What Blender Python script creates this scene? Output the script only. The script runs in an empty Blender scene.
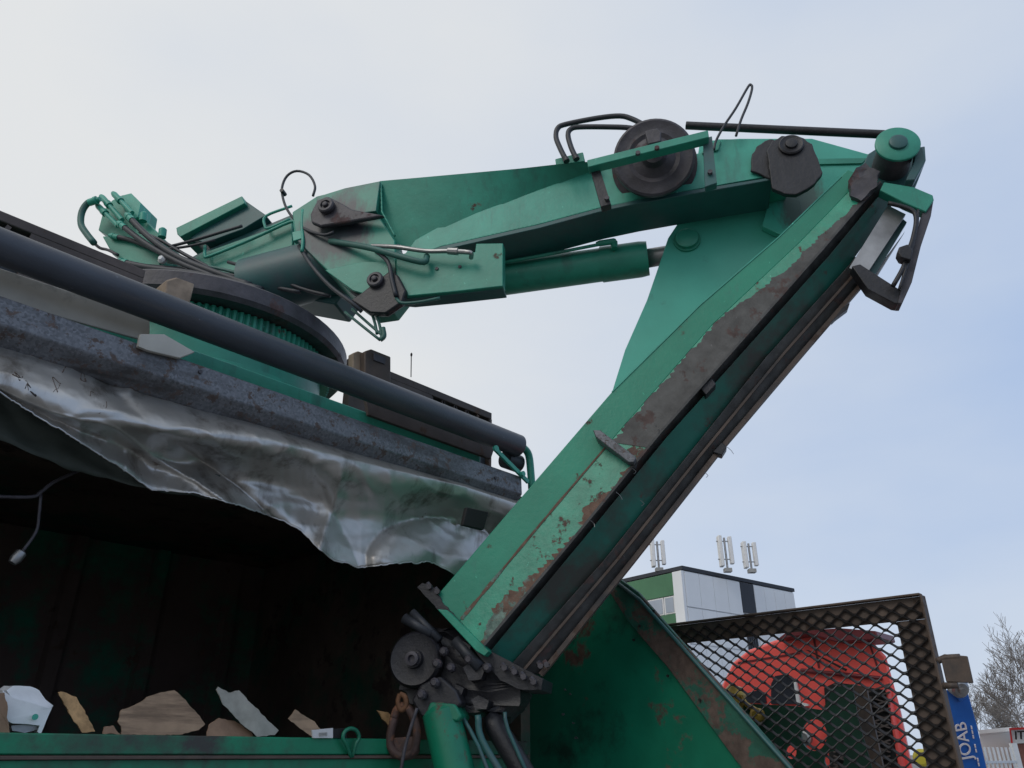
import bpy, bmesh, math, random
from math import sin, cos, radians, pi, sqrt, tan
from mathutils import Vector, Matrix, noise
from mathutils.geometry import tessellate_polygon

# ------------------------------------------------------------------ camera, world, sun, exposure
SC = bpy.context.scene
FPX, PITCH, AZ = 770.0, radians(25.7), radians(43.4)      # X runs along the truck, Y across it, away from the viewer
CAM = Vector((0, 0, 1.65))
RT = Vector((sin(AZ), -cos(AZ), 0)); FH = Vector((cos(AZ), sin(AZ), 0))
FW = FH * cos(PITCH) + Vector((0, 0, sin(PITCH))); UPV = RT.cross(FW)
cd = bpy.data.cameras.new('camera'); cam = bpy.data.objects.new('camera', cd); SC.collection.objects.link(cam)
cam.matrix_world = Matrix((( RT.x, UPV.x, -FW.x, CAM.x), (RT.y, UPV.y, -FW.y, CAM.y), (RT.z, UPV.z, -FW.z, CAM.z), (0, 0, 0, 1)))
cd.sensor_width = 36; cd.lens = 36 * FPX / 1024; cd.clip_start = .05; cd.clip_end = 5000
SC.camera = cam

W = bpy.data.worlds.new('World'); SC.world = W; W.use_nodes = True
wn = W.node_tree; wn.nodes.clear()
def N(t, kind, **k):
    n = t.nodes.new(kind)
    for a, b in k.items(): setattr(n, a, b)
    return n
SUN_EL, SUN_AZ = radians(40), AZ + radians(140)          # a veiled sun, high over the viewer's left shoulder
sky = N(wn, 'ShaderNodeTexSky', sky_type='NISHITA'); sky.sun_disc = False
sky.sun_elevation = SUN_EL; sky.sun_rotation = pi / 2 - SUN_AZ; sky.dust_density = 3
tc = N(wn, 'ShaderNodeTexCoord')
dot = N(wn, 'ShaderNodeVectorMath', operation='DOT_PRODUCT'); wn.links.new(tc.outputs['Generated'], dot.inputs[0])
lv = (-RT * .93 + FH * .15 + Vector((0, 0, .1))).normalized(); dot.inputs[1].default_value = lv
rmp = N(wn, 'ShaderNodeValToRGB'); els = rmp.color_ramp.elements
els[0].position = .2; els[0].color = (4.4, 5.7, 8.1, 1); els[1].position = .78; els[1].color = (8.3, 8.45, 8.5, 1)
e = els.new(.48); e.color = (6.6, 7.3, 8.4, 1)
mr = N(wn, 'ShaderNodeMapRange'); mr.inputs[1].default_value = -1; mr.inputs[2].default_value = 1
nz = N(wn, 'ShaderNodeTexNoise'); nz.inputs['Scale'].default_value = 1.6; nz.inputs['Detail'].default_value = 5; nz.inputs['Roughness'].default_value = .5
mp = N(wn, 'ShaderNodeMapping'); mp.inputs['Scale'].default_value = (1, 1, 2.4)
wn.links.new(tc.outputs['Generated'], mp.inputs[0]); wn.links.new(mp.outputs[0], nz.inputs['Vector'])
mad = N(wn, 'ShaderNodeMath', operation='MULTIPLY_ADD'); mad.inputs[1].default_value = .55; mad.inputs[2].default_value = -.25
add = N(wn, 'ShaderNodeMath', operation='ADD')
wn.links.new(dot.outputs['Value'], mr.inputs[0]); wn.links.new(nz.outputs[0], mad.inputs[0])
wn.links.new(mr.outputs[0], add.inputs[0]); wn.links.new(mad.outputs[0], add.inputs[1]); wn.links.new(add.outputs[0], rmp.inputs[0])
mx = N(wn, 'ShaderNodeMix', data_type='RGBA'); mx.inputs[0].default_value = .9
wn.links.new(sky.outputs[0], mx.inputs[6]); wn.links.new(rmp.outputs[0], mx.inputs[7])
bg = N(wn, 'ShaderNodeBackground'); bg.inputs[1].default_value = .1
wo = N(wn, 'ShaderNodeOutputWorld'); wn.links.new(mx.outputs[2], bg.inputs[0]); wn.links.new(bg.outputs[0], wo.inputs[0])

sl = bpy.data.lights.new('sun', 'SUN'); sl.energy = .7; sl.angle = radians(25); sl.color = (1, .96, .9)
so = bpy.data.objects.new('sun', sl); SC.collection.objects.link(so)
sd = Vector((cos(SUN_AZ) * cos(SUN_EL), sin(SUN_AZ) * cos(SUN_EL), sin(SUN_EL)))
so.rotation_euler = sd.to_track_quat('Z', 'Y').to_euler(); so.location = (0, 0, 20)
SC.view_settings.view_transform = 'Standard'; SC.view_settings.look = 'None'
SC.view_settings.exposure = 0; SC.view_settings.gamma = 1; SC.view_settings.use_curve_mapping = False

# ------------------------------------------------------------------ measuring: sight lines cut with real planes of the place
def ray(x, y):
    a = (x - 512) / FPX; b = (384 - y) / FPX
    return FW + RT * a + UPV * b
naz = radians(12.4); NV = RT * sin(naz) + FH * cos(naz)   # normal of the vertical plane the crane works in
K0 = NV.dot(CAM + ray(440, 660) * 2.95)
def C(x, y, off=0):                                       # on the crane's working plane, off metres behind it
    r = ray(x, y); return CAM + r * ((K0 + off - NV.dot(CAM)) / NV.dot(r))
def PX(x, y, v): r = ray(x, y); return CAM + r * ((v - CAM.x) / r.x)
def PY(x, y, v): r = ray(x, y); return CAM + r * ((v - CAM.y) / r.y)
def PZ(x, y, v): r = ray(x, y); return CAM + r * ((v - CAM.z) / r.z)
def PD(x, y, d): return CAM + ray(x, y) * d
def dep(p): return (p - CAM).dot(FW)
def pxr(p, r): return r * dep(p) / FPX

# ------------------------------------------------------------------ materials
MATS = {}
def mat(name, col, rough=.5, metal=0, var=.25, scale=6, rust=0, rust_col=(.055, .033, .024), rscale=5, bump=.15, bscale=40, dirt=0,
        dirt_col=(.03, .03, .032), streak=None, spec=.5, scratch=0, lightcol=None, spk=0, stains=()):
    if name in MATS: return MATS[name]
    m = bpy.data.materials.new(name); m.use_nodes = True; t = m.node_tree; b = t.nodes['Principled BSDF']; L = t.links.new
    b.inputs['Roughness'].default_value = rough; b.inputs['Metallic'].default_value = metal; b.inputs['Specular IOR Level'].default_value = spec
    geo = N(t, 'ShaderNodeNewGeometry'); src = geo.outputs['Position']
    def noi(s, det=6, ro=.6, vec=None, off=0):
        mp = N(t, 'ShaderNodeMapping'); mp.inputs['Location'].default_value = (off, off * 1.7, off * .3)
        if vec: mp.inputs['Scale'].default_value = vec
        n = N(t, 'ShaderNodeTexNoise'); n.inputs['Scale'].default_value = s; n.inputs['Detail'].default_value = det; n.inputs['Roughness'].default_value = ro
        L(src, mp.inputs[0]); L(mp.outputs[0], n.inputs['Vector']); return n.outputs[0]
    def ramp(v, a, c):
        r = N(t, 'ShaderNodeMapRange'); r.inputs[1].default_value = a; r.inputs[2].default_value = c; L(v, r.inputs[0]); return r.outputs[0]
    def mix(f, a, c):
        x = N(t, 'ShaderNodeMix', data_type='RGBA')
        if isinstance(f, float): x.inputs[0].default_value = f
        else: L(f, x.inputs[0])
        for i, v in ((6, a), (7, c)):
            if isinstance(v, tuple): x.inputs[i].default_value = (*v, 1)
            else: L(v, x.inputs[i])
        return x.outputs[2]
    k = 1 - var; c2 = lightcol or tuple(min(1, v * (1 + var)) for v in col)
    out = mix(ramp(noi(scale, 8), .3, .7), tuple(v * k for v in col), c2)
    if spk:                                               # spangle of galvanised steel
        vo = N(t, 'ShaderNodeTexVoronoi'); vo.inputs['Scale'].default_value = spk; L(src, vo.inputs['Vector'])
        out = mix(ramp(vo.outputs['Color'], .1, 1.0), out, tuple(min(1, v * 1.9) for v in col))
    rf = None
    for cen, rad, scol, sx in stains:                     # grease spread round a pin, with a ragged rim and run marks
        mp = N(t, 'ShaderNodeMapping'); mp.inputs['Location'].default_value = [-v for v in cen]
        L(src, mp.inputs[0]); ln_ = N(t, 'ShaderNodeVectorMath', operation='MULTIPLY'); ln_.inputs[1].default_value = (1, 1, sx); L(mp.outputs[0], ln_.inputs[0])
        le = N(t, 'ShaderNodeVectorMath', operation='LENGTH'); L(ln_.outputs[0], le.inputs[0])
        ad = N(t, 'ShaderNodeMath', operation='MULTIPLY_ADD'); ad.inputs[1].default_value = rad * 1.3; L(noi(14, 8, .7, (1.5, 1.5, .5), 5), ad.inputs[0]); L(le.outputs['Value'], ad.inputs[2])
        q = N(t, 'ShaderNodeMapRange'); q.inputs[1].default_value = rad * 1.5; q.inputs[2].default_value = rad * 1.9; q.inputs[3].default_value = 1; q.inputs[4].default_value = 0; L(ad.outputs[0], q.inputs[0])
        out = mix(q.outputs[0], out, scol)
    if dirt:
        out = mix(ramp(noi(2.6, 9, .68, streak, 3), .62 - dirt * .35, .72 - dirt * .2), out, dirt_col)
    if scratch:
        s = ramp(noi(30, 10, .75, (1, 1.4, .8), 7), .66 - scratch * .05, .68); out = mix(s, out, tuple(min(1, v * 1.9 + .05) for v in col))
    if rust:
        rf = ramp(noi(rscale, 10, .7, None, 11), .66 - rust * .3, .70 - rust * .3)
        rc = mix(ramp(noi(25, 5), .3, .7), rust_col, tuple(v * 2.1 for v in rust_col)); out = mix(rf, out, rc)
        q = N(t, 'ShaderNodeMix'); q.inputs[2].default_value = rough; q.inputs[3].default_value = .85; L(rf, q.inputs[0]); L(q.outputs[0], b.inputs['Roughness'])
        if metal:
            q = N(t, 'ShaderNodeMix'); q.inputs[2].default_value = metal; q.inputs[3].default_value = 0; L(rf, q.inputs[0]); L(q.outputs[0], b.inputs['Metallic'])
    L(out, b.inputs['Base Color'])
    bp = N(t, 'ShaderNodeBump'); bp.inputs['Strength'].default_value = bump; bp.inputs['Distance'].default_value = .004
    L(noi(bscale, 6, .65), bp.inputs['Height']); L(bp.outputs[0], b.inputs['Normal'])
    MATS[name] = m; return m

G = (.026, .25, .175)
M = dict(
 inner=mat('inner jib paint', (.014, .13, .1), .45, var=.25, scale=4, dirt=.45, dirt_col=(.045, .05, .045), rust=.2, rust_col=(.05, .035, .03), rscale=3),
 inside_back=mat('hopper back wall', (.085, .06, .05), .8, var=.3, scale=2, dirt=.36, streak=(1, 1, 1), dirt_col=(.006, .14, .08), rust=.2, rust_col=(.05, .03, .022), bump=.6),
 stiff=mat('rusted stiffener paint', (.012, .09, .06), .6, var=.4, scale=8, rust=.62, rscale=6, rust_col=(.06, .042, .034), bump=.5),
 edge_wear=mat('worn crease', (.03, .1, .08), .6, var=.5, scale=22, rust=.8, rscale=8, rust_col=(.09, .055, .04), lightcol=(.2, .3, .25), bump=.8),
 green=mat('crane green paint', G, .42, var=.2, scale=5, rust=.05, dirt=.16, streak=(2.2, 2.2, .5), dirt_col=(.03, .16, .12), scratch=.3, bump=.25),
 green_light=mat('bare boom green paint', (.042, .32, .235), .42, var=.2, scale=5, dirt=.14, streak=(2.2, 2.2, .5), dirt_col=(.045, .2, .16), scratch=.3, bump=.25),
 green_jib=mat('jib green paint worn', (.014, .235, .145), .38, var=.16, scale=3, rust=.1, rscale=7, scratch=.2, dirt=.12, dirt_col=(.03, .17, .13), streak=(1.5, 1.5, .8), bump=.3),
 green_edge=mat('jib green paint chipped', (.018, .26, .165), .4, var=.25, scale=9, rust=.26, rscale=9, scratch=.45, bump=.5, rust_col=(.06, .035, .028)),
 green_dark=mat('body green paint', (.005, .16, .09), .4, var=.25, scale=3, rust=.2, dirt=.15, rscale=2.5, dirt_col=(.008, .045, .03)),
 green_shaded=mat('shaded green paint', (.026, .1, .1), .45, var=.2, scale=3, dirt=.35, dirt_col=(.05, .085, .095)),  # crane green darkened; its blue-grey dirt tone paints in underside shade
 green_patch=mat('sill dirty green paint', (.004, .2, .1), .5, var=.3, scale=3, dirt=.42, dirt_col=(.04, .042, .037), rust=.1),
 knuckle=mat('knuckle green paint', (.058, .38, .29), .4, var=.12, scale=3, dirt=.12, dirt_col=(.04, .17, .14), stains=((C(803, 200, .2), .11, (.07, .13, .11), .5), (C(765, 160, .1), .1, (.045, .04, .045), .8))),
 root=mat('boom root green paint', G, .42, var=.15, dirt=.3, dirt_col=(.045, .08, .085), stains=((C(330, 225, -.1), .2, (.04, .045, .055), 1.2), (C(378, 292, -.08), .16, (.035, .04, .048), 1))),
 grease=mat('black grease', (.016, .016, .02), .45, var=.4, scale=12, bump=.6, bscale=60),
 greasy=mat('greased steel', (.05, .046, .055), .5, var=.45, scale=14, rust=.25, bump=.5, bscale=60, rust_col=(.05, .03, .03)),
 rusty=mat('rusty slide rail', (.055, .056, .055), .6, var=.5, scale=14, rust=.3, rust_col=(.05, .034, .031), rscale=9, bump=.5, scratch=.3),
 brown=mat('brown weathered steel', (.085, .066, .06), .7, var=.35, scale=5, rust=.3, bump=.3),
 rail=mat('galvanised rail', (.1, .105, .115), .5, .3, var=.35, scale=4, spk=130, rust=.36, rscale=30, dirt=.35, streak=(1, 3, 3), dirt_col=(.05, .047, .047), rust_col=(.06, .045, .04)),
 sheet=mat('aluminium sheet', (.48, .465, .44), .38, .8, var=.14, scale=3, dirt=.3, streak=(3, 3, .8), dirt_col=(.22, .2, .18), bump=.4, bscale=14, rust=.02, rust_col=(.07, .05, .035)),
 sheet_edge=mat('bent sheet edge', (.6, .6, .6), .35, .8, var=.1),
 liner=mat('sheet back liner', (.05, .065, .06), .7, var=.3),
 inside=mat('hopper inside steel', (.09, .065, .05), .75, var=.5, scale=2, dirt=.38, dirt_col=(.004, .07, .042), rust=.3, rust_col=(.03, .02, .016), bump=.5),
 pipe=mat('slate roller tube', (.042, .05, .065), .45, var=.25, scale=3, dirt=.4, streak=(.5, 5, 5), dirt_col=(.075, .072, .075), scratch=.4, bump=.25, bscale=90),
 rubber=mat('hose rubber', (.028, .032, .04), .5, var=.2), rubber_green=mat('oversprayed hose', (.03, .12, .1), .5, var=.25),
 chrome=mat('chromed rod', (.5, .52, .55), .18, 1, var=.05, bump=.02), steel=mat('bare steel', (.3, .3, .3), .4, .8, var=.3),
 cream=mat('cream panel', (.42, .41, .37), .6, var=.15, dirt=.15), wood=mat('weathered wood block', (.3, .23, .17), .85, var=.3, scale=15, bump=.6),
 plank=mat('splintered wood', (.5, .3, .14), .8, var=.4, scale=25, bump=.8), card=mat('cardboard', (.38, .26, .17), .85, var=.25, scale=9, bump=.5, bscale=30, dirt=.45, streak=(1, 1, 9), dirt_col=(.2, .135, .09)),
 card2=mat('dirty cardboard', (.27, .17, .11), .85, var=.3, scale=12, bump=.3), paper=mat('white card', (.6, .6, .6), .7, var=.1),
 news=mat('grey corrugated card', (.34, .33, .29), .85, var=.2, scale=20), plastic=mat('white plastic', (.75, .76, .77), .3, var=.12, scale=12, dirt=.15, dirt_col=(.2, .19, .17)),
 hook=mat('rusty forging', (.06, .035, .03), .7, var=.4, scale=20, rust=.5, rust_col=(.1, .045, .025), bump=.7), orange=mat('bright rust', (.14, .065, .03), .8, var=.4, scale=30),
 guard=mat('guard frame brown paint', (.085, .06, .047), .6, var=.35, scale=6, dirt=.2, rust=.3, rust_col=(.05, .033, .025)),
 mesh=mat('mesh black paint', (.018, .016, .016), .5, var=.3), green_black=mat('deep green guard panel', (.008, .06, .036), .5, var=.3),
 red=mat('red lorry paint', (.95, .13, .11), .22, var=.1, scale=2), red2=mat('dark red paint', (.14, .02, .025), .4, var=.2),
 glass=mat('dark glass', (.03, .035, .045), .08, var=.2, bump=0), white=mat('white trim', (.7, .7, .7), .5, var=.06),
 gold=mat('brass fitting', (.4, .26, .05), .45, .3, var=.4, scale=20), yellow=mat('yellow badge', (.7, .58, .06), .5, var=.1),
 blue=mat('blue paint', (.012, .13, .5), .4, var=.12, dirt=.1), render=mat('pale facade panel', (.76, .78, .8), .75, var=.05, scale=.3, bump=0),
 facade_green=mat('green spandrel panel', (.07, .19, .1), .7, var=.12, scale=.5, bump=0), dark=mat('dark roof edge', (.03, .035, .045), .7, var=.2),
 winglass=mat('window glass', (.35, .4, .47), .1, var=.15, scale=.5, bump=0), bark=mat('bare branch bark', (.2, .18, .165), .9, var=.3), brick=mat('reddish brick', (.24, .1, .08), .85, var=.3),
 ground=mat('gravel yard', (.2, .195, .19), .9, var=.35, scale=3, bump=.8, bscale=30), concrete=mat('weathered concrete', (.3, .3, .29), .85, var=.15, scale=1),
 fence=mat('galvanised fence', (.6, .62, .64), .5, .3, var=.1), signred=mat('red trim', (.5, .03, .03), .5), black=mat('black lettering', (.01, .01, .01), .8),
)

# ------------------------------------------------------------------ object helpers
def thing(name, label, cat, loc, group=None):
    o = bpy.data.objects.new(name, None); SC.collection.objects.link(o); o.location = loc; o.empty_display_size = .2
    o['label'] = label; o['category'] = cat
    if group: o['group'] = group
    return o
def wloc(o):
    v = Vector((0, 0, 0))
    while o: v = v + o.location; o = o.parent
    return v
def obj(name, bm, m, parent=None, smooth=False, bevel=0, label=None, cat=None, group=None, kind=None, recalc=True):
    if recalc: bmesh.ops.recalc_face_normals(bm, faces=bm.faces[:])
    me = bpy.data.meshes.new(name); 
    lo = Vector((min(v.co[i] for v in bm.verts) for i in range(3))); hi = Vector((max(v.co[i] for v in bm.verts) for i in range(3)))
    c = (lo + hi) / 2; bmesh.ops.translate(bm, vec=-c, verts=bm.verts[:])
    bm.normal_update()
    for f in bm.faces: f.smooth = True
    if not smooth:
        for e_ in bm.edges: e_.smooth = len(e_.link_faces) == 2 and e_.calc_face_angle(3.0) < radians(32)
    bm.to_mesh(me); bm.free(); me.materials.append(m if not isinstance(m, str) else M[m])
    o = bpy.data.objects.new(name, me); SC.collection.objects.link(o); o.parent = parent; o.location = c - (wloc(parent) if parent else Vector())
    if bevel:
        b = o.modifiers.new('bevel', 'BEVEL'); b.width = bevel; b.segments = 2; b.limit_method = 'ANGLE'; b.angle_limit = radians(35)
    for k, v in (('label', label), ('category', cat), ('group', group), ('kind', kind)):
        if v: o[k] = v
    return o
def B(): return bmesh.new()
def prism(bm, front, ext):                                # solid with the given outline and thickness
    back = [p + ext for p in front]; n = len(front)
    a = [bm.verts.new(p) for p in front]; b = [bm.verts.new(p) for p in back]
    tri = tessellate_polygon([front])
    for t in tri:
        bm.faces.new([a[i] for i in t]); bm.faces.new([b[i] for i in reversed(t)])
    for i in range(n): bm.faces.new([a[i], a[(i + 1) % n], b[(i + 1) % n], b[i]])
    bmesh.ops.dissolve_limit(bm, angle_limit=radians(.5), verts=bm.verts[:], edges=bm.edges[:]); return bm
def cslab(pts, off, th, bm=None):                         # plate parallel to the crane plane
    return prism(bm or B(), [C(x, y, off) for x, y in pts], NV * th)
def yslab(pts, Y, th, bm=None): return prism(bm or B(), [PY(x, y, Y) for x, y in pts], Vector((0, th, 0)))
def xslab(pts, X, th, bm=None): return prism(bm or B(), [PX(x, y, X) for x, y in pts], Vector((th, 0, 0)))
def box(lo, hi, bm=None):
    bm = bm or B(); lo = Vector(lo); hi = Vector(hi)
    vs = [bm.verts.new((x, y, z)) for x in (lo.x, hi.x) for y in (lo.y, hi.y) for z in (lo.z, hi.z)]
    for f in ((0, 1, 3, 2), (4, 6, 7, 5), (0, 4, 5, 1), (2, 3, 7, 6), (0, 2, 6, 4), (1, 5, 7, 3)): bm.faces.new([vs[i] for i in f])
    return bm
def bar(bm, p, q, w, h=None, up=None):
    h = h or w; d = (q - p).normalized(); up = up or Vector((0, 0, 1))
    s = d.cross(up); s = s.normalized() if s.length > 1e-4 else d.orthogonal().normalized(); u = s.cross(d)
    vs = [bm.verts.new(e + s * a * w / 2 + u * b * h / 2) for e in (p, q) for a, b in ((-1, -1), (1, -1), (1, 1), (-1, 1))]
    for f in ((0, 1, 2, 3), (7, 6, 5, 4), (0, 4, 5, 1), (1, 5, 6, 2), (2, 6, 7, 3), (3, 7, 4, 0)): bm.faces.new([vs[i] for i in f])
    return bm
def tube(bm, pts, r, seg=10, smoothk=4, cap=True):
    if smoothk > 1 and len(pts) > 2:
        q = [pts[0] * 2 - pts[1]] + pts + [pts[-1] * 2 - pts[-2]]; out = []
        rr = r if isinstance(r, (list, tuple)) else None; ro = []
        for i in range(1, len(q) - 2):
            for k in range(smoothk):
                t = k / smoothk; a, b, c, d = q[i - 1:i + 3]
                out.append(.5 * ((2 * b) + (c - a) * t + (2 * a - 5 * b + 4 * c - d) * t * t + (3 * b - a - 3 * c + d) * t ** 3))
                if rr: ro.append(rr[i - 1] * (1 - t) + rr[i] * t)
        out.append(pts[-1]); pts = out
        if rr: r = ro + [rr[-1]]
    up = None; rings = []
    for i, p in enumerate(pts):
        d = (pts[min(i + 1, len(pts) - 1)] - pts[max(i - 1, 0)]).normalized()
        if up is None: up = d.orthogonal().normalized()
        up = (up - d * up.dot(d)).normalized(); s = d.cross(up); R = r[i] if isinstance(r, (list, tuple)) else r
        rings.append([bm.verts.new(p + (up * cos(2 * pi * k / seg) + s * sin(2 * pi * k / seg)) * R) for k in range(seg)])
    for a, b in zip(rings, rings[1:]):
        for k in range(seg): bm.faces.new([a[k], a[(k + 1) % seg], b[(k + 1) % seg], b[k]])
    if cap: bm.faces.new(rings[0][::-1]); bm.faces.new(rings[-1])
    return bm
def cyl(bm, p, ax, prof, seg=28):                         # turned solid: prof = [(distance along axis, radius), ...]
    ax = ax.normalized(); u = ax.orthogonal().normalized(); s = ax.cross(u); rings = []
    for h, r in prof: rings.append([bm.verts.new(p + ax * h + (u * cos(2 * pi * k / seg) + s * sin(2 * pi * k / seg)) * max(r, 1e-4)) for k in range(seg)])
    for a, b in zip(rings, rings[1:]):
        for k in range(seg): bm.faces.new([a[k], a[(k + 1) % seg], b[(k + 1) % seg], b[k]])
    bm.faces.new(rings[0][::-1]); bm.faces.new(rings[-1]); return bm
def bolt(bm, p, ax, r, h): return cyl(bm, p, ax, [(0, r), (h, r * .95)], 6)
def loft(bm, rows, close=False):
    vr = [[bm.verts.new(p) for p in row] for row in rows]
    rng = range(len(vr)) if close else range(len(vr) - 1)
    for i in rng:
        a, b = vr[i], vr[(i + 1) % len(vr)]
        for k in range(len(a) - 1): bm.faces.new([a[k], a[k + 1], b[k + 1], b[k]])
    return bm, vr
def rough(pts, amp, step=4, seed=1):                       # ragged outline for caked grease and torn edges
    rnd = random.Random(seed); out = []
    for i, a in enumerate(pts):
        b = pts[(i + 1) % len(pts)]; n = max(1, int(math.hypot(b[0] - a[0], b[1] - a[1]) / step))
        for k in range(n): out.append((a[0] + (b[0] - a[0]) * k / n + rnd.uniform(-amp, amp), a[1] + (b[1] - a[1]) * k / n + rnd.uniform(-amp, amp)))
    return out
def lump(bm, amp, fr=18, cuts=2):
    bmesh.ops.triangulate(bm, faces=bm.faces[:]); bmesh.ops.subdivide_edges(bm, edges=bm.edges[:], cuts=cuts, use_grid_fill=True)
    for v in bm.verts: v.co += noise.noise_vector(v.co * fr) * amp
    return bm
def ctube(pts, off, r, bm=None, **k):                      # r in picture pixels at the first point
    P = [C(p[0], p[1], p[2] if len(p) > 2 else off) for p in pts]; return tube(bm or B(), P, pxr(P[0], r), **k)
def text_mesh(s, size, ext):
    cu = bpy.data.curves.new('text', 'FONT'); cu.body = s; cu.size = size; cu.extrude = ext; cu.align_x = 'CENTER'; cu.align_y = 'CENTER'
    o = bpy.data.objects.new('text', cu); SC.collection.objects.link(o); bpy.context.view_layer.update()
    me = bpy.data.meshes.new_from_object(o.evaluated_get(bpy.context.evaluated_depsgraph_get())); bpy.data.objects.remove(o)
    bm = B(); bm.from_mesh(me); bpy.data.meshes.remove(me); return bm
def put(bm, origin, xa, ya):
    xa = xa.normalized(); za = xa.cross(ya).normalized(); ya = za.cross(xa)
    for v in bm.verts: v.co = origin + xa * v.co.x + ya * v.co.y + za * v.co.z
    return bm

# ------------------------------------------------------------------ setting
g = B(); S = 2500
bmesh.ops.create_grid(g, x_segments=8, y_segments=8, size=S)
obj('ground', g, 'ground', kind='structure')

# pale apartment block far behind
bc = PD(682, 566, 62); HB = bc.z
ra = radians(52); dr = (RT * sin(ra) + FH * cos(ra)); la = radians(-38); dl = (RT * sin(la) + FH * cos(la))
def onface(d, px):                                       # distance along the facade seen at picture column px (at roof height)
    lo, hi = 0, 80
    for _ in range(50):
        m_ = (lo + hi) / 2; p = bc + d * m_; x = 512 + FPX * (p - CAM).dot(RT) / dep(p)
        if (x < px) == (d is dr): lo = m_
        else: hi = m_
    return lo
LR = onface(dr, 792); LL = onface(dl, 575)
apt = thing('apartment_block', 'pale panel apartment block with green window bands and antennas on its flat roof', 'building', (bc.x, bc.y, 0))
def fbox(d, o, s0, s1, z0, z1, out, th=.25):              # slab on a facade: along d, standing out by 'out' along o
    a = Vector((bc.x, bc.y, 0)) + d * s0 + o * out; bm = B()
    fr = [a + Vector((0, 0, z0)), a + d * (s1 - s0) + Vector((0, 0, z0)), a + d * (s1 - s0) + Vector((0, 0, z1)), a + Vector((0, 0, z1))]
    return prism(bm, fr, -o * th)
on_r = -dl; on_l = -dr
base = [Vector((bc.x, bc.y, 0)), Vector((bc.x, bc.y, 0)) + dr * LR, Vector((bc.x, bc.y, 0)) + dr * LR + dl * LL, Vector((bc.x, bc.y, 0)) + dl * LL]
obj('wall', prism(B(), base, Vector((0, 0, HB - .35))), 'render', apt)
rf = B(); prism(rf, [p + Vector((0, 0, HB - .3)) + (p - (base[0] + base[2]) / 2).normalized() * .2 for p in base], Vector((0, 0, .3)))
obj('roof_edge', rf, 'dark', apt)
s1, s2 = onface(dr, 738), onface(dr, 751)
for a, b_, in ((0.05, s1 - .05), (s2 + .05, LR - .05)):
    z = HB - .4
    while z > 0:
        q = 4; w_ = (b_ - a) / q
        for k in range(q): obj('wall_panel', fbox(dr, on_r, a + k * w_ + .02, a + (k + 1) * w_ - .02, max(z - 2.75, 0), z - .05, .12, .1), 'render', apt)
        z -= 2.8
lb = B()
for k in range(5): fb = fbox(dr, on_r, s1 + .2 + k * (s2 - s1 - .4) / 5, s1 + .2 + (k + .55) * (s2 - s1 - .4) / 5, 2, HB - 3, .14, .12, ); me_ = bpy.data.meshes.new('t'); fb.to_mesh(me_); lb.from_mesh(me_); fb.free()
obj('stair_louvre', lb, 'dark', apt); obj('louvre_head', fbox(dr, on_r, s1, s2, HB - 2.9, HB - .4, .13, .1), 'dark', apt)
z = HB - .4; fl = 0
while z > 1:
    obj('spandrel', fbox(dl, on_l, .9, LL, z - 1.75, z, .16, .2), 'facade_green', apt)
    s = 1.0
    for k in range(6):
        w = (1.2, 3.0, 1.0, 3.0, 1.2, 3.0)[k]
        fr = obj('window', fbox(dl, on_l, s, s + w - .12, z - 3.15, z - 1.8, .1, .15), 'white', apt)
        obj('pane', fbox(dl, on_l, s + .12, s + w - .24, z - 3.05, z - 1.9, .14, .1), 'winglass', fr); s += w
        if s + 3 > LL: break
    z -= 3.2
for a_, b_, hh in ((3, 4.2, .5), (9, 9.8, .8), (13, 14.5, .45)):
    p_ = base[0] + dr * a_ + dl * 2.2; obj('roof_unit', box((p_.x, p_.y, HB - .01), (p_.x + (b_ - a_), p_.y + 1, HB + hh)), 'concrete', apt, bevel=.05)
obj('corner_pillar', fbox(dl, on_l, -.1, .85, 0, HB - .4, .3, .3), 'render', apt)

def antenna(px, py, hpx, label, lean):
    base_ = PD(px, py, 64); base_.z = HB - .02; k = dep(base_) / FPX
    t = thing('rooftop_antenna', label, 'antenna', base_, 'cellular antennas on the apartment block roof')
    h = hpx * k / cos(PITCH)
    obj('mast', tube(B(), [base_, base_ + Vector((0, 0, h * .95))], .09, 8), 'steel', t)
    for sx, w, z0, z1 in ((-.42, .72, .15, 1.0), (.45, .45, .22, .98)):
        p = base_ + RT * sx * 1.0 + Vector((0, 0, h * z0)); bm = B(); bar(bm, p, p + Vector((0, 0, h * (z1 - z0))), w, .3, RT)
        obj('antenna_panel', bm, 'white', t, bevel=.05)
    bm = B()
    for zz in (.35, .85): bar(bm, base_ + RT * -.7 + Vector((0, 0, h * zz)), base_ + RT * .35 + Vector((0, 0, h * zz)), .08)
    obj('clamp_arm', bm, 'steel', t)
    bm = B(); bar(bm, base_, base_ + Vector((0, 0, .3)), .6, .6, RT); obj('ballast_box', bm, 'concrete', t)
antenna(659, 568, 29, 'leftmost pair of white antenna panels, on the roof above the green spandrel', 0)
antenna(728, 572, 33, 'tallest pair of white antenna panels above the white facade, left of the stair louvre', 0)
antenna(753, 579, 28, 'pair of white antenna panels above the dark stair louvre near the right of the roof', 0)

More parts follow.
